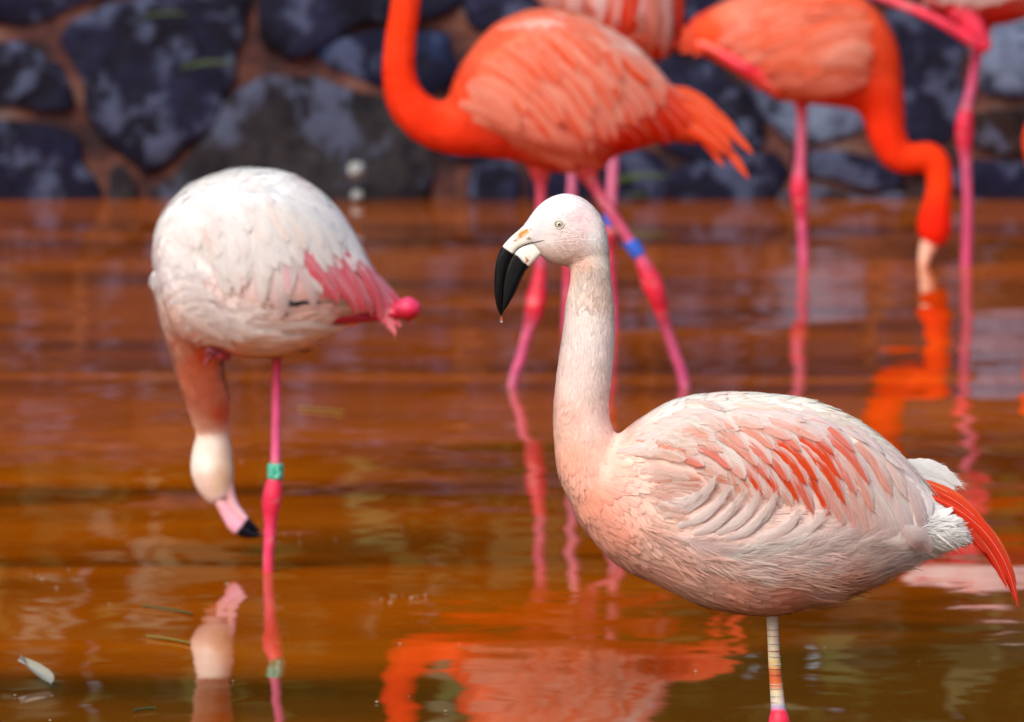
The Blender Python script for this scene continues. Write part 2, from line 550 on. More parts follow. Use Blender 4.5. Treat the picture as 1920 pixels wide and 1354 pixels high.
def stone(poly, color, bulge, seed):
    """poly in wall metres (x, z)"""
    p = chaikin(poly, 1)
    p = p + np.random.default_rng(seed).normal(0, 0.006, p.shape)
    p = p.mean(0) + (p - p.mean(0)) * 1.085
    c = p.mean(0)
    n = len(p)
    V, Fc = [], []
    prof = [(1.03, 0.05), (1.0, 0.0), (0.985, -0.6), (0.94, -0.85), (0.72, -0.95), (0.45, -1.0), (0.2, -1.0)]
    for s, d in prof:
        for q in p:
            w = c + (q - c) * s
            y = WALL_Y + 0.03 + d * bulge if d < 0 else WALL_Y + 0.03 + d
            V.append((w[0], y, w[1]))
    V.append((c[0], WALL_Y + 0.03 - bulge, c[1]))
    V = np.array(V)
    amp = np.repeat([0, 0.1, 0.5, 0.8, 1, 1, 1], n); amp = np.append(amp, 1)
    V[:, 1] += amp * bulge * 0.30 * vnoise(V * 14, seed)
    V[:, 0] += 0.006 * vnoise(V * 30, seed + 1)
    V[:, 2] += 0.006 * vnoise(V * 30, seed + 2)
    for k in range(len(prof) - 1):
        for i in range(n):
            j = (i + 1) % n
            Fc.append((k * n + i, k * n + j, (k + 1) * n + j, (k + 1) * n + i))
    k = len(prof) - 1
    for i in range(n):
        Fc.append((k * n + i, k * n + (i + 1) % n, len(V) - 1))
    o = link('stone', mesh('stone', V, Fc), M_STONE, wall)
    o.color = tuple(color) + (1,)
    return o

NAVY, BLUE, GREY, SLATE, PALE, BROWN = (0.006, 0.006, 0.032), (0.016, 0.034, 0.115), (0.034, 0.031, 0.036), (0.011, 0.013, 0.044), (0.17, 0.23, 0.36), (0.032, 0.014, 0.012)
traced = [
    (NAVY, [(-60, -70), (240, -70), (225, -12), (120, 18), (60, 46), (0, 44), (-60, 50)]),
    (SLATE, [(-60, 84), (50, 78), (98, 122), (130, 165), (136, 196), (112, 212), (40, 203), (-60, 203)]),
    (SLATE, [(140, 42), (240, 14), (330, -16), (432, -70), (462, -40), (446, 60), (436, 130), (412, 190), (382, 240), (336, 286), (282, 314), (238, 286), (188, 240), (170, 190), (160, 140), (124, 84)]),
    (NAVY, [(-60, 224), (60, 232), (136, 262), (146, 310), (172, 345), (182, 395), (-60, 395)]),
    (GREY, [(202, 318), (240, 326), (258, 350), (246, 395), (205, 395)]),
    (GREY, [(440, 184), (472, 158), (560, 152), (640, 172), (718, 197), (778, 232), (796, 300), (790, 395), (300, 395), (300, 352), (352, 312), (402, 252)]),
    (SLATE, [(512, -70), (872, -70), (856, 16), (800, 44), (700, 40), (620, 66), (560, 108), (517, 92), (495, 60)]),
    (BLUE, [(604, 88), (700, 64), (826, 64), (846, 110), (826, 178), (722, 162), (642, 132), (594, 110)]),
    (NAVY, [(762, 202), (858, 192), (950, 255), (940, 296), (862, 300), (820, 285)]),
    (SLATE, [(888, 308), (955, 306), (978, 345), (970, 395), (880, 395)]),
    (NAVY, [(1002, 290), (1140, 280), (1238, 300), (1250, 395), (1000, 395)]),
    (SLATE, [(1210, 95), (1330, 118), (1392, 180), (1430, 226), (1416, 280), (1340, 302), (1256, 286), (1215, 200)]),
    (PALE, [(1372, 120), (1500, 140), (1606, 165), (1622, 235), (1560, 268), (1474, 266), (1438, 210)]),
    (NAVY, [(1262, 312), (1400, 294), (1462, 286), (1472, 340), (1420, 395), (1262, 395)]),
    (NAVY, [(1482, 286), (1600, 280), (1650, 306), (1700, 340), (1640, 352), (1560, 344), (1496, 330)]),
    (BROWN, [(1440, 395), (1486, 352), (1560, 358), (1650, 362), (1730, 352), (1770, 372), (1770, 395)]),
    (SLATE, [(1660, 30), (1730, 20), (1800, 60), (1802, 160), (1786, 262), (1736, 268), (1672, 220), (1650, 120)]),
    (SLATE, [(1700, 282), (1782, 282), (1786, 340), (1740, 338), (1700, 320)]),
    (PALE, [(1822, 40), (1980, 28), (1984, 176), (1852, 188), (1822, 120)]),
    (BROWN, [(1830, 208), (1980, 198), (1984, 296), (1842, 286), (1806, 250)]),
    (NAVY, [(1800, 304), (1984, 314), (1984, 395), (1800, 395)]),
    (SLATE, [(900, -70), (1200, -70), (1196, 60), (1090, 82), (960, 70), (880, 30)]),
    (NAVY, [(890, 90), (1080, 102), (1186, 90), (1196, 262), (1000, 270), (900, 190)]),
    (NAVY, [(1222, -70), (1420, -70), (1410, 60), (1350, 100), (1240, 78)]),
    (SLATE, [(1440, -70), (1640, -70), (1632, 120), (1520, 124), (1420, 90)]),
]
# shift of image -> wall metres
def wall_xz(x, y):
    w = P(x, y, WALL_Y)
    return (w[0], w[2])
for k, (c, poly) in enumerate(traced):
    f = random.uniform(0.9, 1.15)
    stone([wall_xz(*q) for q in poly], tuple(v * f * 0.8 for v in c), random.uniform(0.020, 0.034), k * 5)
# the wall goes on outside the picture: irregular coursed stones
xl, _ = wall_xz(-75, 0); xr, _ = wall_xz(1998, 0); _, zt = wall_xz(0, -82)
def fill(x0, x1, z0, z1, dx, dz):
    z = z0
    row = 0
    while z < z1 - 0.05:
        h = min(random.uniform(0.75, 1.2) * dz, z1 - z)
        if z1 - z - h < 0.08: h = z1 - z
        x = x0 - (random.uniform(0, 0.2) if x0 < -5 else 0)
        while x < x1 - 0.04:
            w = min(random.uniform(0.6, 1.5) * dx, x1 - x)
            g = 0.018
            j = lambda s=0.25: random.uniform(-s, s) * 0.16
            poly = [(x + g, z + g + abs(j())), (x + w * 0.5 + j(), z + g), (x + w - g, z + g + abs(j())), (x + w - g, z + h * 0.5 + j()),
                    (x + w - g - abs(j()), z + h - g), (x + w * 0.45 + j(), z + h - g), (x + g, z + h - g - abs(j())), (x + g, z + h * 0.5)]
            c = random.choice([NAVY, SLATE, SLATE, GREY, BLUE])
            stone(poly, tuple(v * random.uniform(0.8, 1.2) for v in c), random.uniform(0.04, 0.07), random.randrange(9999))
            x += w
        z += h
        row += 1
fill(-9.8, xl, -0.05, WALL_TOP - 0.02, 0.38, 0.26)
fill(xr, 9.8, -0.05, WALL_TOP - 0.02, 0.38, 0.26)
fill(xl, xr, zt, WALL_TOP - 0.02, 0.36, 0.24)

# hedge behind the wall (only its mirror image shows in the pond)
def leaf_cloud(n, box, size, dark, light, seed):
    r = np.random.default_rng(seed)
    p = r.uniform(0, 1, (n, 3)) * (np.array(box[1]) - box[0]) + box[0]
    keep = vnoise(p * 1.6, seed) > -1.5
    p = p[keep]; n = len(p)
    d = r.normal(size=(n, 3)); d /= np.linalg.norm(d, axis=1)[:, None]
    e = np.cross(d, r.normal(size=(n, 3))); e /= np.linalg.norm(e, axis=1)[:, None]
    s = r.uniform(0.6, 1.3, (n, 1)) * size
    V = np.stack([p - d * s, p + e * s * 0.4, p + d * s, p - e * s * 0.4], 1).reshape(-1, 3)
    me = mesh('foliage', V, np.arange(4 * n).reshape(-1, 4), False)
    t = r.uniform(0, 1, (n, 1))
    set_col(me, np.repeat(np.array(dark) * (1 - t) + np.array(light) * t, 4, 0))
    return me
hedge = empty('hedge', (0, WALL_Y + 1.0, 0.60))
tag(hedge, 'dense dark green hedge growing on the bank above the stone wall', 'hedge')
fo = link('foliage', leaf_cloud(70000, ((-9.5, WALL_Y + 0.30, 0.60), (9.5, WALL_Y + 2.6, 5.0)), 0.15, (0.012, 0.03, 0.006), (0.05, 0.075, 0.014), 4), M_LEAF, hedge)
fo['kind'] = 'stuff'
M_BARK = plain_material('bark', (0.06, 0.04, 0.025), 0.9)
for k in range(16):
    x = -9 + 1.2 * k + random.uniform(-0.2, 0.2)
    y = WALL_Y + 1.0 + random.uniform(-0.15, 0.15)
    V, Fc = [], []
    for q, (z, r_) in enumerate(((0.58, 0.05), (1.5, 0.042), (2.3, 0.03), (3.2, 0.012))):
        for a in range(7):
            t = a * 2 * math.pi / 7
            V.append((x + 0.06 * math.sin(z * 3 + k) + r_ * math.cos(t), y + r_ * math.sin(t), z))
    for q in range(3):
        for a in range(7):
            b = (a + 1) % 7
            Fc.append((q * 7 + a, q * 7 + b, q * 7 + 7 + b, q * 7 + 7 + a))
    link('stem', mesh('stem', V, Fc), M_BARK, hedge)

# ------------------------------------------------------------------ bird tools
class Bird:
    def __init__(self, y_contact, x, label, cat='flamingo', Y=None):
        self.Y = Y or depth_of(y_contact)
        self.s = F_PX / self.Y                       # photo units per metre, nearly
        self.root = empty('flamingo', (P(x, 700, self.Y)[0], self.Y, 0))
        tag(self.root, label, cat, 'flamingos wading in the pond')

    def body(self, pieces, voxel, cols, smooth=6):
        me = union('body', pieces, voxel, smooth)
        V = verts_of(me)
        self.cpts = [c[:2] for c in cols]
        self.cval = [list(srgb(c[2:5])) for c in cols]
        set_col(me, idw(self.cpts, self.cval, proj(V)))
        self.body_obj = link('body', me, M_SKIN, self.root)
        self.polys = [tuple(p.vertices) for p in me.polygons]
        self.V = V
        self.bvh = BVHTree.FromPolygons([Vector(v) for v in V], self.polys)

    def set_surface(self, extra):
        V = list(self.V); Fc = list(self.polys)
        for v, f in extra:
            o = len(V); V.extend(v); Fc.extend([tuple(i + o for i in q) for q in f])
        self.surf = BVHTree.FromPolygons([Vector(v) for v in V], Fc)

    def wing(self, pairs, n=30, ring=20):
        v, f = loft(pairs, self.Y, n, ring)
        me = mesh('wing', v, f)
        set_col(me, idw(self.cpts, self.cval, proj(np.array(v))))
        self.wing_obj = link('wing', me, M_SKIN, self.root)
        self.set_surface([(v, f)])
        return self.wing_obj

    def plumage(self, n, flow, lengths, width, lift=0.18, seed=0, jitter=0.05, mask=None, spread=0.18, clump=0.0, tufts=0):
        """thousands of small soft barbs that follow the body; one uncountable mass"""
        r = np.random.default_rng(seed)
        tri = []
        for p in self.polys:
            tri.append(p[:3])
            if len(p) == 4: tri.append((p[0], p[2], p[3]))
        tri = np.array(tri)
        A, B_, C_ = self.V[tri[:, 0]], self.V[tri[:, 1]], self.V[tri[:, 2]]
        cr = np.cross(B_ - A, C_ - A)
        ar = np.linalg.norm(cr, axis=1)
        vn = np.zeros_like(self.V)
        for k in range(3): np.add.at(vn, tri[:, k], cr)
        vn /= np.linalg.norm(vn, axis=1)[:, None] + 1e-12
        t = r.choice(len(tri), n, p=ar / ar.sum())
        u = r.uniform(0, 1, (n, 2)); fl = u.sum(1) > 1; u[fl] = 1 - u[fl]
        w0, w1, w2 = (1 - u.sum(1))[:, None], u[:, :1], u[:, 1:]
        p = w0 * A[t] + w1 * B_[t] + w2 * C_[t]
        N = w0 * vn[tri[t, 0]] + w1 * vn[tri[t, 1]] + w2 * vn[tri[t, 2]]
        N /= np.linalg.norm(N, axis=1)[:, None] + 1e-12
        q = proj(p)
        if mask is not None:
            k = mask(q, N); p, N, q = p[k], N[k], q[k]
        n = len(p)
        f = idw([z[:2] for z in flow], [z[2:4] for z in flow], q, 3)
        f /= np.linalg.norm(f, axis=1)[:, None] + 1e-9
        ang = r.normal(0, spread, n) + 0.25 * vnoise(p * 45, seed + 3) + 0.15 * vnoise(p * 110, seed + 4)
        ca, sa = np.cos(ang), np.sin(ang)
        f = np.stack([f[:, 0] * ca - f[:, 1] * sa, f[:, 0] * sa + f[:, 1] * ca], 1)
        D = np.stack([f[:, 0], np.zeros(n), -f[:, 1]], 1)
        D -= N * (D * N).sum(1)[:, None]
        D /= np.linalg.norm(D, axis=1)[:, None] + 1e-9
        S = np.cross(D, N)
        Ln = idw([z[:2] for z in lengths], [z[2:3] for z in lengths], q, 3)[:, 0] * 0.001
        Ln *= r.uniform(0.65, 1.25, n)
        wd = Ln * width * r.uniform(0.6, 1.3, n)
        lf = lift * r.uniform(0.5, 1.5, n) * (1 + clump * vnoise(p * 60, seed + 9))
        L1, W1_ = Ln[:, None], wd[:, None]
        base = p - N * 0.0005
        cj = np.zeros((n, 1))
        if tufts:
            ci = r.choice(n, tufts, replace=False)
            kd = KDTree(tufts)
            for a_, k_ in enumerate(ci): kd.insert(Vector(p[k_]), a_)
            kd.balance()
            near = np.array([kd.find(Vector(x_))[1] for x_ in p])
            lead = ci[near]
            tuftiness = (np.clip((Ln * 1000 - 8) / 9, 0, 1) * 0.62)[:, None]
            ctip = p[lead] + D[lead] * Ln[lead][:, None] * 1.25
            tuft_lift = r.uniform(0.75, 1.3, tufts)[near]
            lf = lf * (1 - tuftiness[:, 0] + tuftiness[:, 0] * tuft_lift)
            cj = (r.normal(0, 0.055, tufts)[near])[:, None] * np.clip(tuftiness + 0.15, 0, 1)
        mid = p + D * L1 * 0.5 + N * L1 * 0.5 * lf[:, None]
        tip = p + D * L1 + N * L1 * 0.62 * lf[:, None]
        if tufts:
            tip = tip * (1 - tuftiness) + (ctip + N * L1 * 0.62 * lf[:, None]) * tuftiness
            mid = mid * (1 - 0.5 * tuftiness) + ((p + ctip) / 2 + N * L1 * 0.5 * lf[:, None]) * 0.5 * tuftiness
        V = np.stack([base - S * W1_ * 0.5, base + S * W1_ * 0.5, mid + S * W1_ * 0.5, mid - S * W1_ * 0.5,
                      tip + S * W1_ * 0.12, tip - S * W1_ * 0.12], 1).reshape(-1, 3)
        i = np.arange(n)[:, None] * 6
        Fc = np.concatenate([i + np.array([[0, 1, 2, 3]]), i + np.array([[3, 2, 4, 5]])], 0)
        me = bpy.data.meshes.new('plumage')
        me.vertices.add(len(V)); me.vertices.foreach_set('co', V.astype(np.float32).ravel())
        me.loops.add(Fc.size); me.loops.foreach_set('vertex_index', Fc.astype(np.int32).ravel())
        me.polygons.add(len(Fc))
        me.polygons.foreach_set('loop_start', np.arange(0, Fc.size, 4, dtype=np.int32))
        me.polygons.foreach_set('use_smooth', np.ones(len(Fc), bool))
        me.update(calc_edges=True)
        c = idw(self.cpts, self.cval, q)
        c *= (1 + cj + jitter * r.normal(size=(n, 1)) + 0.05 * vnoise(p * 70, seed + 5)[:, None])
        tint = 0.06 * vnoise(p * 40, seed + 6)[:, None]
        c[:, 1:] *= (1 + tint)
        c = np.clip(c, 0.003, 0.93)
        set_col(me, np.repeat(c, 6, 0))
        nn = N + S * r.normal(0, 0.08, (n, 1)) + D * r.normal(0.05, 0.07, (n, 1))
        nn /= np.linalg.norm(nn, axis=1)[:, None]
        set_vec(me, 'nrm', np.repeat(nn, 6, 0))
        o = link('plumage', me, M_DOWN, self.body_obj)
        o['kind'] = 'stuff'
        return o

    def hit(self, x, y):
        d = P(x, y, 20.0) - CAM
        d /= np.linalg.norm(d)
        h = self.surf.ray_cast(Vector(CAM), Vector(d))
        if h[0] is None: return None
        n = np.array(h[1])
        if n @ d > 0: n = -n
        return np.array(h[0]), n

    def feather(self, root, tip, width, color, flush=(240, 100, 40), amount=0.0, bend=0.08, lift=(1.0, 7.0), name='feather',
                parent=None, pointed=0.5, seg=11, roll=0.0, dY=None, rag=0.10, taper=0.35, fringe=18, downy=0.0, over=False):
        r0, t0 = np.array(root, float), np.array(tip, float)
        d = t0 - r0
        m = (r0 + t0) / 2 + np.array([d[1], -d[0]]) * bend
        vs = np.linspace(0, 1, seg)
        path = ((1 - vs) ** 2)[:, None] * r0 + (2 * vs * (1 - vs))[:, None] * (2 * m - (r0 + t0) / 2) + (vs ** 2)[:, None] * t0
        pts, Ns = [], []
        last = None
        for q in path:
            if dY is not None:
                pts.append(P(q[0], q[1], self.Y + dY)); Ns.append(np.array([0, -0.98, 0.2])); continue
            h = self.hit(*q)
            if h is None and over and last is not None:     # tip hangs free past the outline
                h = (P(q[0], q[1], last), Ns[-1])
            if h is None:                                   # past the outline: follow the surface round
                g = P(q[0], q[1], last if last is not None else self.Y)
                nr = self.surf.find_nearest(Vector(g))
                nn_ = np.array(nr[1])
                if nn_ @ (CAM - np.array(nr[0])) < -0.5: nn_ = -nn_
                h = (np.array(nr[0]), nn_)
            last = h[0][1]
            pts.append(h[0]); Ns.append(h[1])
        pts, Ns = np.array(pts), np.array(Ns)
        for _ in range(3):
            pts[1:-1] = 0.25 * pts[:-2] + 0.5 * pts[1:-1] + 0.25 * pts[2:]
            Ns[1:-1] = 0.25 * Ns[:-2] + 0.5 * Ns[1:-1] + 0.25 * Ns[2:]
        Ns /= np.linalg.norm(Ns, axis=1)[:, None]
        lf = (lift[0] + (lift[1] - lift[0]) * vs ** 1.3) * 0.001
        pts = pts + Ns * lf[:, None]
        T = np.gradient(pts, axis=0); T /= np.linalg.norm(T, axis=1)[:, None] + 1e-9
        Sd = np.cross(T, Ns); Sd /= np.linalg.norm(Sd, axis=1)[:, None] + 1e-9
        W = width / self.s / 2
        shape = np.minimum(taper + (1 - taper) * np.minimum(vs / 0.35, 1), 1) * np.sqrt(np.clip(1 - np.clip((vs - (1 - pointed)) / pointed, 0, 1) ** 2.2, 0, 1))
        shape[-1] = 0.06
        us = np.array([-1, -0.6, -0.22, 0, 0.22, 0.6, 1.0])
        V, UV = [], []
        for k in range(seg):
            for j, uu in enumerate(us):
                e = 1 + (rag * random.gauss(0, 1) * (abs(uu) == 1) * (0.4 + vs[k]))
                off = uu * W * shape[k] * e * (1 - 0.45 * downy)
                along = T[k] * (W * 0.35 * rag * 4 * random.uniform(-1, 1) if (abs(uu) == 1) else 0)
                h = -0.15 * W * shape[k] * uu * uu + 0.16 * W * roll * uu
                V.append(pts[k] + Sd[k] * off + Ns[k] * h + along * 0.4)
                UV.append((uu, vs[k], 0))
        Fc = [(k * 7 + j, k * 7 + j + 1, k * 7 + j + 8, k * 7 + j + 7) for k in range(seg - 1) for j in range(6)]
        # loose barbs that soften the edge of the vane
        for sgn in (-1, 1):
            for _ in range(int(fringe + 70 * downy)):
                t = random.uniform(0.25, 1.0) ** 0.6
                x = t * (seg - 1); k = min(int(x), seg - 2); fr = x - k
                w0 = (shape[k] * (1 - fr) + shape[k + 1] * fr) * W
                uu = 0.86 * (1 if downy == 0 else random.uniform(0.1, 0.75))
                base = pts[k] * (1 - fr) + pts[k + 1] * fr + Sd[k] * sgn * uu * w0 - Ns[k] * (0.13 * w0 if downy == 0 else -0.0006)
                dr = T[k] * random.uniform(0.8, 1.1) + Sd[k] * sgn * random.uniform(0.1, 0.45) + Ns[k] * random.uniform(-0.05, 0.12)
                ln = W * random.uniform(0.3, 0.85) * (1 + 0.6 * t * t) * (1 + 1.3 * downy)
                hw = T[k] * W * 0.045
                o_ = len(V)
                V += [base - hw, base + hw, base + dr * ln]
                UV += [(sgn * 0.86, t, 0), (sgn * 0.86, t, 0), (sgn, min(1, t + 0.05), 0)]
                Fc.append((o_, o_ + 1, o_ + 2))
        me = mesh(name, V, Fc)
        set_vec(me, 'fuv', UV)
        set_col(me, np.tile(srgb(flush), (len(V), 1)))
        o = link(name, me, M_FEATHER, parent or self.wing_obj)
        o.color = tuple(np.clip(srgb(color), 0, 0.93)) + (amount,)
        return o

    def row(self, roots, tips, n, width, color, jit=6, var=8, amount=0.0, avar=0.2, wvar=0.15, bvar=0.03, stag=0.13, **kw):
        R, T = np.array(roots, float), np.array(tips, float)
        def along(A, t):
            x = t * (len(A) - 1); i = min(int(x), len(A) - 2)
            return A[i] + (A[i + 1] - A[i]) * (x - i)
        bend = kw.pop('bend', 0.08)
        for k in range(n):
            t = (k + 0.5) / n if n > 1 else 0.5
            t = min(max(t * 1.06 - 0.03, 0), 1)
            a = along(R, t) + RNG.normal(0, jit, 2) * 0.6
            b = along(T, t) + RNG.normal(0, jit, 2)
            sh = RNG.uniform(-stag, stag) * (b - a); a = a + sh; b = b + sh
            g = RNG.normal(0, 1)
            c = np.clip(np.array(color, float) + g * var * np.array([0.5, 1, 1]), 5, 252)
            self.feather(a, b, width * (1 + RNG.normal(0, wvar)), c, amount=float(np.clip(amount + RNG.normal(0, avar), 0, 1)) if amount > 0 else 0.0,
                         bend=bend + RNG.normal(0, bvar), **kw)

    def leg(self, pts, cols, n=60, ring=14, name='leg', foot=True, mat=None):
        """pts (x,y,r[,dy]); cols (y,rgb) along the leg by photo height, or (x..) for tucked legs by index"""
        v, f = tube(pts, self.Y, n, ring)
        me = mesh(name, v, f)
        q = proj(v)
        key = np.array([c[0] for c in cols], float); val = np.array([srgb(c[1]) for c in cols])
        order = np.argsort(key)
        c = np.stack([np.interp(q[:, 1], key[order], val[order, k]) for k in range(3)], 1)
        c *= 1 + (0.08 * vnoise(v * 300, 3) + 0.12 * vnoise(v * 70, 4))[:, None]
        pale = np.clip(vnoise(v * 120, 6) - 0.9, 0, 0.3)[:, None]
        c = c * (1 - pale) + np.array([0.62, 0.42, 0.40]) * pale
        set_col(me, np.clip(c, 0.003, 0.95))
        o = link(name, me, mat or M_LEG, self.root)
        if foot:
            e = v[-1]
            fv, ff = [], []
            for a in (-0.6, 0.0, 0.6):
                dx, dy = -math.cos(a), -math.sin(a) * 0.9
                for s_, w_, h_ in ((0.0, 0.008, 0.016), (0.5, 0.006, 0.010), (1.0, 0.002, 0.004)):
                    c0 = np.array([e[0] + dx * 0.075 * s_, e[1] + dy * 0.075 * s_, -0.235])
                    sd_ = np.array([-dy, dx, 0])
                    fv += [c0 - sd_ * w_, c0 + sd_ * w_, c0 + sd_ * w_ * 0.5 + [0, 0, h_], c0 - sd_ * w_ * 0.5 + [0, 0, h_]]
                b = len(fv) - 12
                for k in (0, 4):
                    for j in range(4):
                        ff.append((b + k + j, b + k + (j + 1) % 4, b + k + 4 + (j + 1) % 4, b + k + 4 + j))
                ff.append((b + 8, b + 9, b + 10, b + 11))
            fm = mesh('foot', fv, ff); set_col(fm, np.tile(val[-1], (len(fv), 1)))
            link('foot', fm, M_LEG, o)
        return o

    def band(self, leg, p0, p1, r, mat):
        (x0, y0), (x1, y1) = p0, p1
        n = 8
        pts = [(x0 + (x1 - x0) * t, y0 + (y1 - y0) * t, r * (0.9 if t in (0.0, 1.0) else 1.0)) for t in np.linspace(0, 1, n)]
        v, f = tube(pts, self.Y, 12, 20)
        return link('leg_band', mesh('leg_band', v, f), mat, leg)

    def beak(self, name, pairs, colfn, n=46, ring=22, sq=1.0):
        v, f = loft(pairs, self.Y, n, ring, sq)
        me = mesh(name, v, f)
        set_col(me, colfn(proj(v)))
        return link(name, me, M_BEAK, self.root)

    def eye(self, x, y, r, iris=True):
        h = self.hit(x, y)
        if h is None: return
        c, nrm = h
        R = r / self.s
        def ball(name, centre, rad, mat, parent, sx=1.0):
            V, Fc = [], []
            A, B2 = 10, 18
            for i in range(A + 1):
                for j in range(B2):
                    a, b = math.pi * i / A, 2 * math.pi * j / B2
                    V.append(centre + rad * np.array([math.sin(a) * math.cos(b), math.cos(a) * sx, math.sin(a) * math.sin(b)]))
            for i in range(A):
                for j in range(B2):
                    k = (j + 1) % B2
                    Fc.append((i * B2 + j, i * B2 + k, (i + 1) * B2 + k, (i + 1) * B2 + j))
            return link(name, mesh(name, V, Fc), mat, parent)
        e = ball('eye', c - nrm * R * 0.45, R, M_IRIS, self.root)
        view = (CAM - c); view /= np.linalg.norm(view)
        ball('pupil', c - nrm * R * 0.45 + view * R * 0.84, R * 0.42, M_PUPIL, e, 0.6)
        # eyelid ring and dark rim round the iris
        for nm, rr, tk, mt in (('eyelid', 1.22, 0.24, M_LID), ('eye_rim', 0.95, 0.13, M_PUPIL)):
            V, Fc = [], []
            t1 = np.cross(nrm, [0, 0, 1.0]); t1 /= np.linalg.norm(t1); t2 = np.cross(nrm, t1)
            A, B2 = 28, 8
            off = 0.10 if nm == 'eyelid' else 0.02
            for i in range(A):
                a = 2 * math.pi * i / A
                dr = t1 * math.cos(a) * 1.06 + t2 * math.sin(a) * 0.92
                for j in range(B2):
                    b = 2 * math.pi * j / B2
                    V.append(c + nrm * R * off + dr * R * (rr + tk * math.cos(b)) + nrm * R * tk * 0.7 * math.sin(b))
            for i in range(A):
                for j in range(B2):
                    i2, j2 = (i + 1) % A, (j + 1) % B2
                    Fc.append((i * B2 + j, i2 * B2 + j, i2 * B2 + j2, i * B2 + j2))
            link(nm, mesh(nm, V, Fc), mt, e)

def leg_down(x, y, Y, z=-0.23):
    """photo position of the point straight below (x,y) at height z"""
    w = P(x, y, Y); w[2] = z
    return proj(w[None])[0]

def in_poly(q, poly):
    poly = np.asarray(poly, float)
    ins = np.zeros(len(q), bool)
    j = len(poly) - 1
    for i in range(len(poly)):
        xi, yi = poly[i]; xj, yj = poly[j]
        c = ((yi > q[:, 1]) != (yj > q[:, 1])) & (q[:, 0] < (xj - xi) * (q[:, 1] - yi) / (yj - yi + 1e-12) + xi)
        ins ^= c
        j = i
    return ins

# ------------------------------------------------------------------ the pale flamingo standing in front
A = Bird(None, 1455, 'pale pink flamingo with orange-streaked wings, raised neck and dripping black beak', Y=10.01)
A_torso = loft([(1078, 852, 1058, 905, 22), (1128, 838, 1085, 975, 62), (1190, 792, 1148, 1048, 104), (1260, 752, 1230, 1094, 128), (1340, 738, 1318, 1134, 142),
                (1430, 739, 1420, 1151, 146), (1520, 752, 1510, 1138, 136), (1600, 785, 1580, 1112, 116), (1670, 836, 1650, 1080, 90),
                (1730, 900, 1712, 1048, 58), (1785, 968, 1775, 1026, 42), (1812, 992, 1808, 1014, 18)], A.Y, 60, 40)
A_neck = tube([(1210, 950, 92), (1150, 915, 82), (1112, 872, 68), (1094, 815, 56.5), (1090, 760, 52), (1097, 690, 51.5), (1104, 625, 49), (1106, 570, 45), (1107, 520, 38), (1104, 475, 38)], A.Y, 70, 30, 0.95)
A_head = loft([(1140, 446, 1142, 480, 14), (1127, 405, 1126, 497, 34), (1101, 376, 1098, 503, 45), (1070, 363, 1074, 501, 49), (1040, 366, 1048, 497, 46),
               (1014, 381, 1028, 490, 38), (997, 400, 1014, 480, 29), (986, 416, 1006, 470, 23), (976, 428, 998, 462, 18)], A.Y, 44, 32)
A_cols = [(1060, 380, 250, 247, 247), (1020, 400, 248, 243, 243), (1075, 430, 246, 228, 228), (1078, 410, 241, 204, 208), (1090, 430, 243, 216, 218), (1010, 432, 222, 220, 224), (1024, 418, 226, 222, 226), (1030, 450, 242, 232, 230), (1050, 470, 244, 216, 210), (1110, 440, 248, 240, 240), (1060, 492, 238, 190, 174), (1090, 500, 236, 190, 172), (1030, 485, 242, 205, 195),
          (1125, 480, 240, 222, 210), (1110, 530, 234, 214, 202), (1135, 540, 232, 205, 188), (1100, 580, 240, 226, 222), (1100, 640, 242, 228, 226), (1092, 720, 240, 214, 208),
          (1060, 780, 240, 192, 176), (1110, 790, 240, 205, 195), (1070, 850, 238, 172, 150), (1120, 850, 240, 188, 170), (1110, 930, 238, 160, 136), (1140, 990, 238, 172, 150), (1180, 900, 242, 195, 182), (1200, 1020, 240, 192, 178),
          (1260, 1070, 242, 192, 176), (1350, 1110, 243, 184, 164), (1440, 1130, 240, 168, 144), (1550, 1100, 243, 184, 162), (1500, 1085, 243, 196, 180), (1650, 1060, 244, 230, 226),
          (1400, 1040, 244, 228, 224), (1300, 1000, 242, 212, 204), (1500, 1060, 244, 226, 222), (1250, 770, 251, 243, 236), (1450, 745, 251, 241, 228), (1600, 785, 247, 232, 216),
          (1700, 870, 247, 232, 222), (1760, 1010, 250, 246, 246), (1800, 1000, 250, 246, 247), (1180, 845, 242, 202, 188), (1155, 870, 241, 192, 175), (1220, 880, 242, 202, 188), (1220, 820, 248, 230, 222)]
A.body([A_torso, A_neck, A_head], 0.0038, A_cols, 7)
A.wing([(1200, 858, 1203, 872, 6, -0.060), (1240, 812, 1245, 925, 22, -0.070), (1320, 782, 1320, 968, 34, -0.076), (1420, 776, 1420, 985, 38, -0.078),
        (1520, 790, 1520, 990, 38, -0.072), (1600, 820, 1600, 1015, 34, -0.062), (1670, 865, 1662, 1035, 28, -0.048), (1722, 908, 1712, 1030, 20, -0.036), (1752, 945, 1745, 990, 8, -0.028)], 40, 28)
A_flow = [(1000, 420, 1, 0.1), (1060, 380, 1, 0.1), (1100, 400, 0.8, 0.7), (1060, 450, 1, 0.2), (1060, 490, 1, 0.3), (1130, 470, 0.1, 1), (1105, 540, 0, 1), (1100, 640, -0.05, 1), (1090, 740, -0.05, 1), (1080, 820, 0.05, 1),
          (1070, 880, 0.25, 1), (1110, 940, 0.6, 0.9), (1160, 1000, 0.85, 0.6), (1180, 900, 0.9, 0.4), (1180, 840, 1, 0.1), (1260, 1060, 1, 0.35), (1350, 1100, 1, 0.25), (1440, 1130, 1, 0.1),
          (1560, 1100, 1, -0.12), (1650, 1060, 1, -0.15), (1400, 1040, 1, -0.05), (1300, 990, 1, 0.0), (1250, 770, 1, -0.2), (1400, 740, 1, 0.08), (1550, 765, 1, 0.3), (1680, 850, 1, 0.7), (1780, 1000, 1, 0.1)]
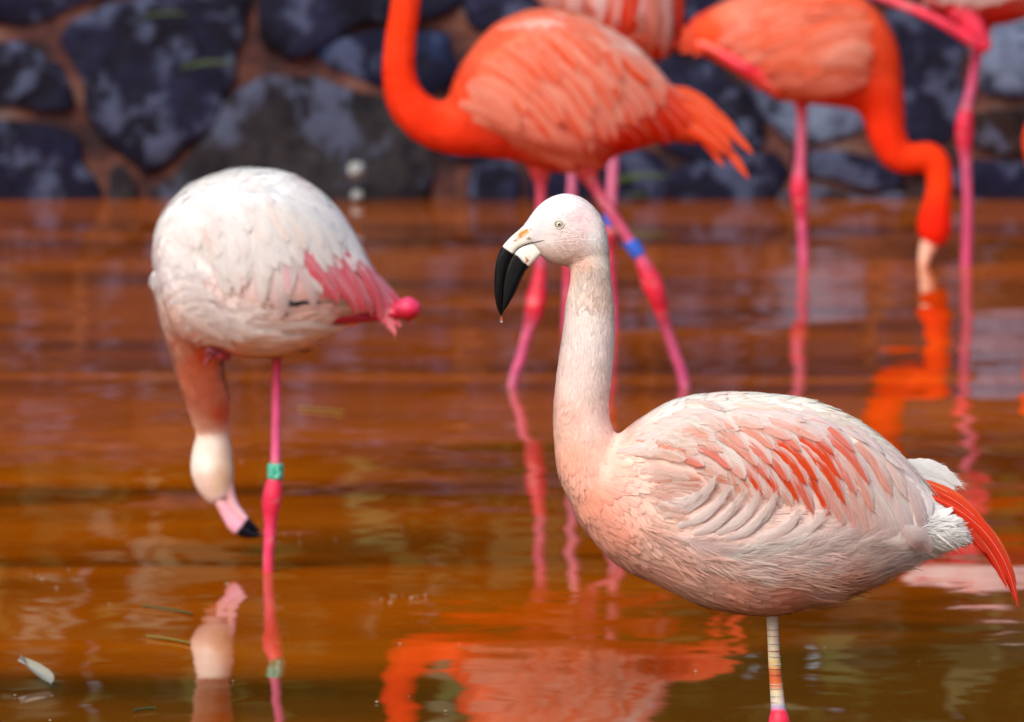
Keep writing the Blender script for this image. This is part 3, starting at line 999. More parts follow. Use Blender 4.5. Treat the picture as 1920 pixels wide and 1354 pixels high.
A_len = [(1060, 400, 5), (1060, 470, 6), (1000, 440, 3.5), (1120, 500, 10), (1105, 540, 13), (1105, 600, 10), (1095, 700, 9), (1090, 800, 11), (1100, 900, 16), (1200, 1000, 24), (1400, 1080, 28), (1600, 1080, 30), (1400, 750, 26), (1700, 880, 26), (1780, 1005, 20)]
A.plumage(120000, A_flow, A_len, 0.13, 0.065, seed=21, spread=0.12, clump=0.3, jitter=0.03, tufts=5200)
# loose down along the rear of the belly
A.plumage(26000, A_flow, [(1400, 900, 42), (1600, 1100, 44)], 0.035, 0.34, seed=23, spread=0.25, jitter=0.03, mask=lambda q, N: in_poly(q, [(1500, 1075), (1500, 1170), (1600, 1150), (1720, 1100), (1740, 1040), (1640, 1050)]))
A.plumage(40000, A_flow, [(1400, 900, 34), (1600, 1100, 34)], 0.05, 0.20, seed=24, spread=0.22, jitter=0.04, mask=lambda q, N: in_poly(q, [(1180, 960), (1260, 1000), (1400, 1040), (1560, 1030), (1720, 1030), (1700, 1090), (1450, 1100), (1250, 1050)]), tufts=700)

CREAM, PINKW, SALM = (250, 240, 230), (246, 228, 224), (243, 205, 190)
OR, RED = (238, 96, 38), (238, 62, 24)
# coverts and flight feathers, rear rows first
LONG = [(1738, 1030, 235, 60, .15, 46), (1712, 1045, 250, 58, .15, 48), (1690, 1056, 255, 56, .2, 50), (1665, 1040, 240, 54, .2, 46), (1640, 1022, 235, 52, .3, 44), (1612, 1002, 225, 50, .35, 42), (1585, 986, 210, 48, .4, 40),
        (1556, 962, 200, 47, .9, 36), (1525, 962, 185, 46, .7, 34), (1497, 938, 170, 45, .95, 34), (1462, 928, 160, 43, .95, 32), (1430, 926, 140, 42, .85, 30)]
MID = [(1774, 962, 170, 48, .1, 40), (1697, 934, 180, 46, .2, 42), (1670, 927, 190, 45, .4, 42), (1636, 958, 190, 50, .4, 40), (1628, 907, 185, 40, .7, 36), (1584, 943, 175, 47, .95, 34), (1576, 898, 170, 39, .95, 34),
       (1532, 900, 150, 40, .95, 34), (1512, 908, 140, 42, .95, 32), (1478, 902, 130, 40, .7, 32), (1440, 897, 120, 40, .7, 32), (1604, 925, 180, 44, .6, 36)]
UPPER = [(1720, 905, 160, 36, 0, 40), (1690, 885, 160, 32, 0, 40), (1655, 860, 160, 27, .1, 38), (1600, 850, 160, 26, .6, 32), (1560, 852, 150, 28, .8, 32), (1540, 830, 150, 20, .35, 34), (1500, 846, 130, 28, .6, 32), (1480, 825, 130, 20, .35, 34),
         (1445, 870, 120, 33, .6, 32), (1419, 873, 110, 36, .5, 32), (1403, 843, 120, 28, .4, 34), (1450, 842, 125, 26, .5, 32), (1371, 879, 105, 30, .6, 30), (1396, 897, 100, 38, .4, 30), (1378, 805, 120, 14, .45, 34), (1430, 805, 120, 12, .3, 34),
         (1355, 847, 105, 24, .4, 32), (1330, 820, 105, 15, .4, 34), (1321, 873, 100, 20, .6, 30), (1288, 843, 95, 12, .5, 32), (1625, 838, 160, 20, .1, 36), (1575, 812, 150, 14, .1, 36), (1510, 797, 140, 10, .2, 34)]
for rows, lf, base in ((LONG, (1.0, 3.0), (246, 228, 226)), (MID, (1.8, 4.4), (247, 228, 222)), (UPPER, (2.4, 6), (248, 232, 226))):
    for tx, ty, ln, an, am, w in rows:
        a = math.radians(an)
        g = RNG.normal(0, 4)
        if am > 0.25: am = min(1.0, am + 0.15)
        fl_ = [(240, 80, 26), (238, 108, 52), (236, 140, 96)][int(am < 0.75) + int(am < 0.45)]
        A.feather((tx - ln * math.cos(a), ty - ln * math.sin(a)), (tx, ty), w * 1.08, (base[0], base[1] + g, base[2] + g), amount=am, flush=fl_, bend=(0.15 if an > 24 else 0.09) if am > 0 else 0.06,
                  lift=lf, pointed=0.66, seg=15, rag=0.04, fringe=44, roll=0.5)
A.row([(1240, 766), (1340, 746), (1440, 745), (1540, 767), (1620, 808)], [(1375, 778), (1470, 770), (1580, 800), (1660, 856), (1712, 892)], 13, 34, (250, 240, 229), amount=0.2, flush=(243, 180, 140), bend=0.05, lift=(1.5, 4.5), pointed=0.7, jit=7, stag=0.25, fringe=44)
A.row([(1200, 850), (1218, 822), (1252, 797), (1302, 778)], [(1292, 866), (1312, 838), (1348, 818), (1404, 805)], 8, 36, (249, 234, 227), amount=0.35, flush=(240, 165, 130), bend=0.10, lift=(3, 6.5), pointed=0.7, fringe=40, stag=0.25)
A.row([(1175, 850), (1190, 822), (1225, 795), (1280, 765)], [(1252, 858), (1265, 828), (1300, 802), (1370, 778)], 9, 34, (248, 232, 224), amount=0.2, flush=(240, 175, 145), bend=0.07, lift=(2, 5), pointed=0.75, downy=0.5, stag=0.3)
A.row([(1320, 860), (1350, 870), (1385, 880), (1420, 890)], [(1372, 912), (1402, 925), (1440, 945), (1480, 965)], 9, 30, (245, 220, 212), amount=0.6, flush=(236, 140, 100), bend=0.12, lift=(0.8, 2.5), pointed=0.66, fringe=40)
A.row([(1290, 862), (1310, 880), (1330, 900)], [(1352, 888), (1366, 908), (1376, 930)], 6, 26, (244, 212, 202), amount=0.5, flush=(236, 140, 104), bend=0.1, lift=(1.5, 4), pointed=0.66, fringe=40)
A.row([(1215, 886), (1222, 900), (1230, 915), (1240, 930)], [(1300, 888), (1314, 902), (1322, 918), (1326, 934)], 8, 26, (244, 210, 198), amount=0.4, flush=(236, 150, 120), bend=0.06, lift=(2, 5), pointed=0.7, fringe=40, stag=0.2)
A.row([(1190, 910), (1200, 940), (1225, 970)], [(1262, 925), (1275, 952), (1300, 972)], 6, 28, (243, 205, 192), bend=0.02, lift=(1, 3.5), pointed=0.8, downy=0.6, stag=0.25)
# flank: feathers that curl up over the wing edge, then the soft lower ones
A.row([(1300, 1064), (1400, 1072), (1500, 1062), (1590, 1046)], [(1420, 1062), (1520, 1046), (1620, 1036), (1716, 1050)], 10, 36, (243, 220, 214), bend=-0.06, lift=(2, 6), pointed=0.75, rag=0.2, downy=1.0, stag=0.25)
A.row([(1210, 1000), (1300, 1030), (1400, 1046), (1500, 1034), (1580, 1010)], [(1320, 1012), (1420, 1014), (1520, 1000), (1620, 980), (1690, 1012)], 12, 36, (246, 230, 227), bend=-0.08, lift=(3, 8), pointed=0.75, rag=0.2, downy=0.8, stag=0.22)
for (rx, ry), (tx, ty), w in [((1245, 968), (1344, 889), 27), ((1272, 985), (1370, 905), 25), ((1318, 990), (1395, 915), 24), ((1345, 998), (1423, 917), 25), ((1385, 1002), (1454, 918), 26),
                              ((1418, 1010), (1500, 950), 26), ((1448, 1012), (1548, 950), 30), ((1500, 1012), (1600, 985), 34), ((1235, 945), (1318, 918), 28), ((1300, 1000), (1380, 935), 22), ((1360, 1010), (1440, 945), 22), ((1540, 1020), (1640, 1000), 34)]:
    A.feather((rx, ry), (tx, ty), w * 1.0, (247, 231, 228), amount=0.0, bend=-0.13, lift=(3, 10), pointed=0.85, seg=13, rag=0.10, taper=0.5, downy=0.35)
# red-orange primaries and tail
for k, ((rx, ry), (tx, ty), w, c, bd_) in enumerate([((1722, 900), (1862, 1022), 20, (240, 92, 44), 0.12), ((1726, 910), (1884, 1062), 19, (238, 70, 26), 0.13), ((1730, 925), (1908, 1138), 18, (238, 60, 22), 0.155), ((1732, 936), (1900, 1120), 18, (230, 50, 18), 0.15),
        ((1734, 948), (1888, 1104), 18, (238, 66, 28), 0.14), ((1736, 958), (1872, 1074), 20, (224, 44, 16), 0.12), ((1734, 968), (1846, 1036), 22, (228, 48, 20), 0.11), ((1728, 975), (1806, 998), 26, (222, 50, 30), 0.06), ((1728, 918), (1906, 1098), 14, (242, 104, 52), 0.145),
        ((1736, 944), (1894, 1086), 14, (240, 84, 40), 0.13), ((1738, 954), (1880, 1092), 13, (216, 38, 14), 0.13), ((1730, 930), (1900, 1112), 12, (244, 112, 60), 0.15)]):
    A.feather((rx, ry), (tx, ty), w, c, amount=0.5, flush=(214, 34, 12), bend=bd_, lift=(3, 3 + 3 * random.random()), pointed=0.7, seg=18, name='tail_feather', parent=A.root, dY=0.002 - 0.0018 * ((k * 5) % 12), rag=0.05, fringe=60, roll=random.uniform(-1, 1))
for (rx, ry), (tx, ty), w in [((1690, 868), (1790, 898), 26), ((1700, 880), (1803, 910), 24), ((1715, 892), (1790, 918), 22)]:
    A.feather((rx, ry), (tx, ty), w, (250, 248, 246), bend=0.10, lift=(2, 2), pointed=0.5, seg=14, name='tail_feather', parent=A.root, dY=0.045, rag=0.1, fringe=60, downy=0.3)
A.feather((1690, 990), (1742, 1028), 40, (247, 228, 226), amount=0.3, flush=(240, 160, 150), bend=0.05, lift=(5, 8), pointed=0.5, seg=12)
# ruffled, damp feathers at the top of the neck
for k in range(150):
    y = random.uniform(490, 566)
    x = 1109 + random.uniform(-38, 38) + (y - 500) * 0.02
    t = random.random() * (0.35 + 0.65 * (x > 1100))
    c_ = (243 - 10 * t, 228 - 26 * t, 222 - 40 * t)
    A.feather((x, y), (x + random.gauss(2, 5), y + random.uniform(18, 34)), random.uniform(4.5, 8), c_, bend=random.gauss(0, 0.2), lift=(0.2, random.uniform(0.4, 1.6)), pointed=0.9, seg=7, rag=0.12, fringe=14, name='neck_feather', parent=A.body_obj)
A.plumage(60000, A_flow + [(1770, 1000, 1, -0.15), (1740, 1030, 1, 0.0), (1800, 1000, 1, 0.0)], [(1700, 1000, 24), (1800, 1000, 24)], 0.045, 0.36, seed=25, spread=0.3, jitter=0.02,
          mask=lambda q, N: in_poly(q, [(1700, 985), (1745, 970), (1790, 962), (1840, 985), (1840, 1030), (1760, 1050), (1705, 1060)]))

def A_horn(q):
    x, y = q[:, 0], q[:, 1]
    n = vnoise(np.stack([x, y, x * 0], 1) * 0.12, 5)
    c = np.tile(srgb((240, 236, 228)), (len(q), 1))
    def blend(c, k, col):
        k = np.clip(k, 0, 1)[:, None]
        return c * (1 - k) + srgb(col) * k
    n2 = vnoise(np.stack([x + 40, y * 1.5, x * 0], 1) * 0.30, 8)
    u_ = (x - 979) * 0.85 - (y - 440) * 0.5; w_ = (x - 979) * 0.5 + (y - 440) * 0.85
    d1 = (u_ / 17) ** 2 + (w_ / 6) ** 2
    c = blend(c, (0.9 - d1 + 0.9 * n) * 1.1, (212, 168, 104))
    c = blend(c, (0.5 - d1 + 1.2 * n2) * 1.2, (186, 112, 44))
    d1 = ((x - 996) / 11) ** 2 + ((y - 449 - (x - 996) * 0.15) / 3.2) ** 2
    c = blend(c, 0.8 - d1 + 0.7 * n2, (120, 60, 24))
    d2 = ((x - 991 + (y - 480) * 0.35) / 5) ** 2 + ((y - 482) / 13) ** 2
    c = blend(c, 0.7 - d2 + 1.1 * n2, (166, 96, 44))
    # black beyond a slanting line
    line = 463 + (x - 945) * 0.55
    line = np.where(x > 966, 474 + (x - 966) * 0.9, line)
    c = blend(c, (y - line) / 2.2 + 0.5 * n, (4, 4, 9))
    return np.clip(c, 0.001, 0.95)
A_ub = A.beak('upper_beak', [(1012, 405, 1028, 452, 22), (994, 413, 1010, 455.5, 23.5), (972, 432, 990, 459, 21), (954, 448, 972, 466, 18.5), (939, 467, 961, 481, 16.5), (930, 490, 951, 503, 15),
                      (926.5, 520, 945, 529, 13.5), (927, 552, 942, 557, 10.5), (932, 578, 940.5, 579, 6.5), (939, 592, 941, 592.5, 2)], A_horn, 70, 36, 0.6)
A_lb = A.beak('lower_beak', [(1032, 450, 1032, 465, 9), (1018, 448, 1022, 470, 16), (1003, 448, 1011, 481, 18), (986, 451, 998, 494, 17), (969, 460, 987, 506, 14.5), (957, 477, 978, 523, 13), (948, 500, 969.5, 542, 12),
                      (942, 527, 961.5, 558, 10), (941, 555, 952.5, 573, 7.5), (940, 577, 945.5, 583, 4), (940.5, 589, 941.5, 590, 1.2)], A_horn, 70, 36, 0.6)
A.eye(1048, 421, 6.8)
# dark line of the gape between the two halves of the bill
keep_surf = A.surf
pieces = []
for o_ in (A_ub, A_lb, A.body_obj):
    pieces.append((verts_of(o_.data), [tuple(p.vertices) for p in o_.data.polygons]))
V_, F_ = [], []
for v_, f_ in pieces:
    k_ = len(V_); V_.extend(v_); F_.extend([tuple(i_ + k_ for i_ in q_) for q_ in f_])
A.surf = BVHTree.FromPolygons([Vector(v_) for v_ in V_], F_)
gp = []
for x_, y_, r_ in catmull([(1021, 450.5, 0.3), (1012, 452.5, 0.8), (1000, 454.8, 1.1), (988, 458, 1.2), (976, 463.5, 1.2), (967, 471, 1.1), (961, 482, 0.9)], 24):
    h_ = A.hit(x_, y_)
    gp.append((x_, y_, r_, (h_[0][1] if h_ else A.Y) - A.Y))
A.surf = keep_surf
v, f = loft(tube_pairs(gp), A.Y, 40, 8)
me = mesh('gape', v, f); set_col(me, np.tile(srgb((28, 20, 22)), (len(v), 1)))
link('gape', me, M_BEAK, A.root)
lx, ly = leg_down(1456, 1345, A.Y)
A_leg = A.leg([(1446, 1100, 17), (1448, 1150, 12), (1449, 1180, 11), (1452, 1240, 11.5), (1456, 1290, 12.5), (1459, 1328, 14), (1461, 1350, 20), (1462, 1385, 23), (1461, 1415, 20), (1458, 1450, 13), (1456, 1500, 11), (1456, ly - 40, 11), (1456, ly, 12)],
              [(1140, (205, 170, 160)), (1165, (176, 165, 150)), (1190, (196, 186, 165)), (1215, (188, 176, 155)), (1230, (215, 196, 160)), (1250, (214, 168, 110)), (1262, (205, 96, 50)), (1285, (214, 110, 62)), (1296, (222, 200, 165)), (1318, (218, 205, 195)), (1326, (170, 160, 200)), (1334, (232, 40, 70)), (1400, (226, 40, 76)), (1440, (190, 150, 140)), (1800, (170, 150, 140))], n=120, ring=18)
# fine horny rings round the shank
for k in range(13):
    y = 1168 + k * 12.5 + random.uniform(-3, 3)
    x = 1449 + (y - 1180) * 0.062
    r = 11.2 + max(0, y - 1180) * 0.012
    v, f = tube([(x, y - 1.1, r * 0.985), (x, y, r * 1.04), (x, y + 1.1, r * 0.985)], A.Y, 5, 18)
    me = mesh('leg_ring', v, f)
    set_col(me, np.tile(srgb(random.choice([(150, 135, 115), (182, 168, 145), (140, 70, 40)])), (len(v), 1)))
    link('leg_ring', me, M_LEG, A_leg)

# water drop at the beak tip
dv, df = tube([(940.5, 590.5, 0.8), (940.3, 594, 1.3), (939.8, 598, 2.8), (939.6, 601.5, 3.4), (939.6, 604.2, 2.2), (939.6, 605.2, 0.4)], A.Y, 20, 14)
dloc = P(940, 598, A.Y)
drop = link('water_drop', mesh('water_drop', dv - dloc, df), M_DROP, None, dloc)
tag(drop, 'clear water drop hanging from the tip of a black beak', 'water drop')

# ------------------------------------------------------------------ the white flamingo with its head down
B = Bird(1072, 505, 'white flamingo with pink tail, head lowered to the water and a green leg band')
B_torso = loft([(287, 470, 297, 540, 26), (300, 410, 322, 612, 92), (340, 358, 366, 650, 132), (402, 328, 425, 664, 152), (470, 317, 485, 668, 156), (535, 325, 540, 664, 146),
                (595, 356, 590, 646, 124), (645, 408, 632, 616, 94), (686, 478, 668, 600, 60), (716, 530, 705, 598, 34), (738, 566, 732, 594, 12)], B.Y, 50, 36)
B_neck = tube([(350, 520, 70, 0.0), (348, 580, 52, 0.02), (362, 650, 47, 0.07), (378, 710, 43, 0.12), (391, 760, 39.5, 0.16), (397, 798, 34, 0.19), (399, 816, 31, 0.20), (399, 830, 35, 0.20), (398, 852, 39, 0.20), (398, 878, 41.5, 0.20), (403, 904, 38, 0.20), (410, 924, 31, 0.20), (417, 940, 23, 0.2)], B.Y, 60, 28, 0.95)
B_cols = [(480, 330, 250, 248, 246), (380, 400, 248, 244, 242), (320, 440, 248, 242, 240), (300, 500, 246, 244, 248), (500, 480, 250, 250, 254), (600, 420, 250, 248, 250), (420, 600, 240, 238, 240), (480, 645, 244, 236, 230), (560, 640, 246, 220, 205), (350, 600, 240, 234, 234),
          (320, 590, 244, 214, 204), (325, 640, 240, 190, 172), (355, 700, 240, 160, 130), (385, 660, 236, 130, 96), (390, 740, 238, 160, 130), (410, 780, 230, 120, 80), (385, 800, 238, 190, 165), (395, 828, 246, 238, 228), (385, 870, 248, 244, 238), (420, 900, 226, 196, 164), (405, 918, 234, 206, 180), (430, 880, 238, 214, 190), (385, 915, 240, 214, 204), (412, 940, 246, 215, 222), (650, 560, 250, 170, 175), (720, 570, 248, 140, 160)]
B.body([B_torso, B_neck], 0.006, B_cols, 5)
B.wing([(330, 440, 335, 470, 8, -0.085), (370, 400, 380, 530, 24, -0.10), (440, 370, 445, 570, 34, -0.11), (520, 365, 520, 580, 36, -0.108), (590, 400, 580, 575, 34, -0.09), (640, 450, 630, 570, 26, -0.068), (690, 510, 680, 580, 14, -0.045), (715, 545, 708, 580, 6, -0.03)], 30, 24)
B_flow = [(300, 480, 0.3, 1), (400, 350, 0.7, 0.6), (480, 330, 1, 0.2), (600, 380, 0.8, 0.7), (680, 500, 0.7, 0.8), (320, 600, 0.2, 1), (360, 700, 0.25, 1), (395, 800, 0, -1), (400, 880, 0, -1), (420, 600, 1, 0.4), (480, 650, 1, 0.1), (580, 630, 1, -0.2), (700, 570, 1, 0.5)]
B_len = [(400, 860, 7), (370, 700, 9), (330, 600, 16), (450, 400, 24), (480, 640, 26), (600, 620, 28)]
B.plumage(42000, B_flow, B_len, 0.14, 0.10, seed=31, clump=0.3, jitter=0.03, tufts=2200)
PK = (250, 120, 140)
WB = (246, 249, 254)
# dark flight feathers showing under the closed wing, then the white coverts
for (rx, ry), (tx, ty), w, c in [((500, 560), (560, 572), 12, (22, 22, 30)), ((460, 580), (540, 590), 13, (30, 26, 32)), ((520, 575), (600, 566), 12, (24, 24, 30)), ((540, 580), (720, 578), 22, (240, 238, 236)), ((560, 572), (700, 570), 18, (214, 212, 210)), ((520, 590), (690, 592), 14, (226, 208, 196))]:
    B.feather((rx, ry), (tx, ty), w, c, bend=0.03, lift=(1, 2.5), pointed=0.35, seg=10)
B.row([(560, 480), (620, 470), (665, 490), (690, 520)], [(640, 572), (692, 590), (746, 620), (762, 600)], 11, 30, (250, 140, 158), amount=0.6, flush=(248, 84, 112), bend=0.05, lift=(5, 11), pointed=0.6, var=14, stag=0.12, over=True)
B.row([(380, 430), (450, 420), (520, 420), (590, 430), (640, 460)], [(440, 560), (505, 582), (574, 580), (628, 524), (664, 496)], 13, 44, (246, 249, 254), amount=0.25, flush=(250, 190, 205), bend=0.08, lift=(3, 7), pointed=0.7, var=3, stag=0.2)
B.row([(345, 420), (410, 380), (480, 365), (550, 370), (620, 420)], [(415, 520), (470, 510), (550, 520), (620, 490), (664, 480)], 13, 42, WB, bend=0.08, lift=(4, 8), pointed=0.7, var=3, stag=0.25)
B.row([(330, 410), (390, 360), (470, 335), (550, 345), (610, 380)], [(380, 470), (440, 455), (530, 440), (610, 440), (665, 470)], 13, 44, (248, 248, 250), amount=0.18, flush=(246, 218, 202), bend=0.08, lift=(4, 8), pointed=0.75, var=3, stag=0.3)
B.row([(300, 470), (320, 430), (370, 370), (450, 330), (540, 335)], [(345, 530), (365, 490), (420, 420), (510, 385), (600, 400)], 13, 40, (249, 249, 249), amount=0.12, flush=(246, 220, 206), bend=0.06, lift=(3, 7), pointed=0.8, var=3, stag=0.3, downy=0.3)
for k in range(1, 11):
    y = 510 + k * 13
    x = 318 + k * 6.5
    jx, jy = random.gauss(0, 6), random.gauss(0, 5)
    B.feather((x - 14 + jx, y + 14 + jy), (x + random.uniform(42, 72), y - 6 + k + random.gauss(0, 5)), random.uniform(22, 34), (246, 245, 248), bend=random.uniform(0.08, 0.2), lift=(2, random.uniform(6, 11)), pointed=0.8, seg=9, rag=0.12, downy=0.4)
B.row([(350, 600), (400, 610), (460, 620), (520, 620)], [(430, 630), (490, 628), (560, 622), (630, 608)], 9, 36, (243, 238, 236), bend=-0.05, lift=(3, 9), pointed=0.7, rag=0.2)
for k in range(5):
    B.feather((600 + 6 * k, 600 + 2 * k), (612 + 5 * k, 640 - 2 * k), 12, (246, 240, 234), bend=0.05, lift=(2, 4), pointed=0.6, seg=7, name='tail_feather', parent=B.root)
def B_horn(q):
    x, y = q[:, 0], q[:, 1]
    k = np.clip(((x - 452) * 0.72 + (y - 985) * 0.55) / 4 + 0.3, 0, 1)[:, None]
    t = np.clip((y - 935) / 40, 0, 1)[:, None]
    c = srgb((244, 200, 206)) * (1 - t) + srgb((246, 190, 214)) * t
    return np.clip(c * (1 - k) + srgb((10, 12, 22)) * k, 0.002, 0.95)
B.beak('upper_beak', [(384, 915, 420, 902, 28, 0.2), (394, 936, 424, 925, 24, 0.2), (408, 956, 434, 946, 20, 0.2), (419, 976, 444, 962, 17, 0.2), (430, 994, 454, 974, 14.5, 0.2), (446, 1005, 466, 985, 11, 0.2), (466, 1010, 477, 995, 8, 0.2), (483, 1008, 486, 1000, 5, 0.2), (492, 1003, 493, 1001, 2, 0.2)], B_horn, 44, 20)
B.beak('lower_beak', [(408, 912, 438, 905, 24, 0.2), (416, 930, 441, 925, 20, 0.2), (427, 948, 447, 943, 16, 0.2), (438, 963, 456, 957, 13, 0.2), (450, 975, 465, 969, 10, 0.2), (465, 987, 476, 981, 7, 0.2), (484, 999, 488, 995, 2, 0.2)], B_horn, 40, 20)
lx, ly = leg_down(505, 1060, B.Y)
PINKLEG = [(640, (140, 30, 46)), (690, (176, 44, 76)), (760, (204, 80, 126)), (860, (210, 92, 136)), (900, (210, 44, 84)), (950, (206, 36, 72)), (1000, (214, 62, 106)), (1070, (208, 56, 92)), (1300, (180, 50, 80))]
B_leg = B.leg([(520, 630, 16), (519, 670, 10), (518, 720, 9), (517, 860, 9.5), (515, 895, 13), (511, 925, 18), (508, 950, 17), (507, 980, 12), (505, 1020, 10.5), (503, 1070, 10), (lx, ly, 10)], PINKLEG, n=80)
bd = B.band(B_leg, (516.5, 869), (516, 899), 15.5, M_GREEN)
for pts in ([(508, 873), (508.5, 885), (507, 896)], [(523, 872), (519, 880), (525, 890), (515, 894), (522, 897)]):
    v, f = tube([(x, y, 1.6, -0.0128 if i < 3 else -0.0125) for i, (x, y) in enumerate(pts)], B.Y, 14, 8)
    link('band_mark', mesh('band_mark', v, f), M_MINT, bd)
TUCK = [(550, (214, 70, 110)), (575, (208, 42, 88)), (592, (170, 16, 40)), (610, (120, 14, 30))]
B.leg([(789, 577, 2, -0.02), (785, 577, 11, -0.02), (776, 578, 19, -0.02), (764, 579, 22, -0.02), (750, 582, 18, -0.02), (735, 588, 11, -0.02), (680, 596, 9, -0.03), (600, 599, 9, -0.06), (520, 592, 8, -0.09), (470, 590, 6, -0.09)], TUCK, name='tucked_leg', foot=False)
B.leg([(432, 668, 8, -0.03), (415, 668, 9, -0.045), (400, 664, 7, -0.05), (388, 676, 4, -0.05), (384, 688, 2, -0.05)], [(650, (150, 40, 60)), (690, (120, 60, 70))], n=24, name='tucked_foot', foot=False)
B.leg([(420, 664, 7, -0.04), (402, 660, 7, -0.055), (392, 656, 4, -0.06), (384, 664, 2, -0.06)], [(640, (110, 30, 50)), (690, (150, 90, 100))], n=24, name='tucked_foot', foot=False)

# ------------------------------------------------------------------ the orange flamingo striding behind
C = Bird(725, 1100, 'bright orange flamingo striding with both legs spread, blue band on one leg')
C_torso = loft([(838, 190, 842, 262, 18), (854, 142, 866, 284, 52), (884, 92, 908, 293, 78), (930, 46, 955, 297, 98), (990, 20, 1010, 314, 107), (1055, 18, 1065, 322, 107), (1120, 41, 1110, 316, 97),
                (1175, 76, 1150, 294, 80), (1220, 116, 1190, 280, 60), (1262, 164, 1238, 266, 38), (1302, 198, 1288, 264, 22), (1340, 228, 1332, 262, 8)], C.Y, 50, 32)
C_neck = tube([(930, 200, 84), (890, 228, 66), (850, 238, 52), (803, 228, 44), (764, 192, 38.5), (748, 140, 32), (750, 80, 30), (760, 10, 28.5), (768, -60, 27), (768, -130, 26), (752, -190, 26), (725, -226, 29), (700, -236, 36), (672, -228, 34), (648, -206, 24)], C.Y, 90, 24)
C_cols = [(750, 50, 240, 61, 16), (750, 150, 240, 56, 14), (800, 230, 236, 53, 14), (860, 260, 234, 56, 20), (870, 180, 240, 86, 48), (930, 290, 232, 61, 32), (930, 80, 242, 110, 76), (1000, 30, 243, 129, 99), (1100, 40, 244, 151, 126), (1200, 110, 244, 190, 180), (950, 150, 242, 116, 84),
          (1050, 300, 226, 79, 52), (1100, 310, 226, 77, 51), (1000, 250, 236, 111, 88), (1150, 270, 226, 51, 27), (1220, 220, 232, 53, 17), (1300, 230, 240, 94, 48), (710, -230, 240, 60, 17)]
C.body([C_torso, C_neck], 0.008, C_cols, 4)
C.wing([(880, 150, 884, 190, 8, -0.06), (920, 100, 925, 230, 24, -0.085), (990, 60, 990, 260, 32, -0.096), (1060, 60, 1060, 275, 34, -0.096), (1130, 85, 1120, 280, 32, -0.084), (1190, 120, 1175, 268, 26, -0.062), (1240, 165, 1225, 255, 16, -0.04), (1270, 190, 1262, 240, 6, -0.03)], 30, 22)
C_flow = [(750, 50, 0, 1), (750, 150, 0.1, 1), (800, 230, 0.9, 0.5), (880, 280, 1, 0.2), (880, 150, 0.5, 0.6), (950, 50, 1, -0.2), (1060, 20, 1, 0.1), (1200, 100, 1, 0.7), (1050, 310, 1, 0.2), (1200, 260, 1, -0.1), (1320, 240, 1, 0.4)]
C_len = [(750, 50, 10), (800, 230, 16), (950, 200, 26), (1100, 300, 26)]
C.plumage(22000, C_flow, C_len, 0.13, 0.18, seed=41)
PO = (244, 151, 128)
ORG = (240, 73, 24)
for (rx, ry), (tx, ty), w in [((1230, 200), (1356, 312), 18), ((1235, 195), (1404, 336), 20), ((1240, 185), (1412, 290), 20), ((1250, 175), (1388, 262), 24), ((1245, 190), (1372, 280), 24), ((1215, 240), (1340, 268), 24), ((1220, 215), (1350, 275), 24), ((1240, 165), (1350, 226), 30), ((1225, 230), (1362, 288), 18)]:
    C.feather((rx, ry), (tx, ty), w, (240, 86, 32) if ty != 268 else (244, 137, 88), amount=0.5, flush=(238, 60, 16), bend=0.09, lift=(4, 4), pointed=0.45, seg=12, name='tail_feather', parent=C.root, dY=-0.03 + 0.03 * random.random(), rag=0.06)
C.row([(1120, 220), (1160, 190), (1200, 160)], [(1180, 272), (1240, 262), (1300, 232)], 7, 36, (236, 60, 17), amount=0.4, flush=(228, 39, 11), bend=0.08, lift=(5, 12), pointed=0.5)
C.row([(1000, 190), (1050, 150), (1110, 115), (1170, 105)], [(1095, 275), (1150, 258), (1205, 220), (1245, 180)], 10, 36, PO, amount=0.5, flush=ORG, bend=0.1, lift=(6, 14), pointed=0.45)
C.row([(930, 160), (980, 110), (1050, 80), (1120, 70)], [(1030, 250), (1090, 230), (1140, 190), (1200, 150)], 11, 32, (244, 146, 120), amount=0.75, flush=(240, 82, 32), bend=0.1, lift=(8, 16), pointed=0.5)
C.row([(895, 140), (940, 90), (1000, 50), (1070, 40)], [(975, 215), (1020, 160), (1080, 130), (1150, 105)], 10, 32, (243, 129, 97), amount=0.6, flush=(240, 86, 40), bend=0.1, lift=(6, 14), pointed=0.55)
C.row([(940, 60), (1020, 26), (1110, 45), (1170, 80)], [(1060, 60), (1130, 75), (1190, 115), (1238, 150)], 9, 32, (246, 192, 178), amount=0.3, flush=(244, 120, 80), bend=0.05, lift=(3, 8), pointed=0.55)
C.row([(880, 150), (880, 190), (892, 225)], [(955, 200), (985, 245), (1000, 280)], 7, 38, (244, 147, 121), bend=0.06, lift=(8, 16), pointed=0.6)
C.row([(935, 205), (935, 235), (950, 265)], [(1060, 255), (1095, 278), (1060, 300)], 8, 38, (242, 137, 115), bend=0.05, lift=(8, 16), pointed=0.55)
C.row([(1010, 250), (1010, 275), (1020, 295)], [(1120, 278), (1125, 296), (1100, 312)], 6, 36, (240, 120, 99), bend=0.04, lift=(8, 14), pointed=0.55)
RP = [(300, (200, 66, 56)), (345, (176, 60, 84)), (480, (190, 84, 124)), (510, (206, 40, 68)), (580, (206, 34, 60)), (620, (190, 80, 118)), (725, (192, 82, 128)), (1100, (180, 60, 100))]
def leg_to_bed(bird, pts, x, y):
    a, b = leg_down(x, y, bird.Y)
    return pts + [(x + 0.5 * (x - pts[-2][0]) * (b - y) / (y - pts[-2][1] + 1e-6), b, pts[-1][2])]
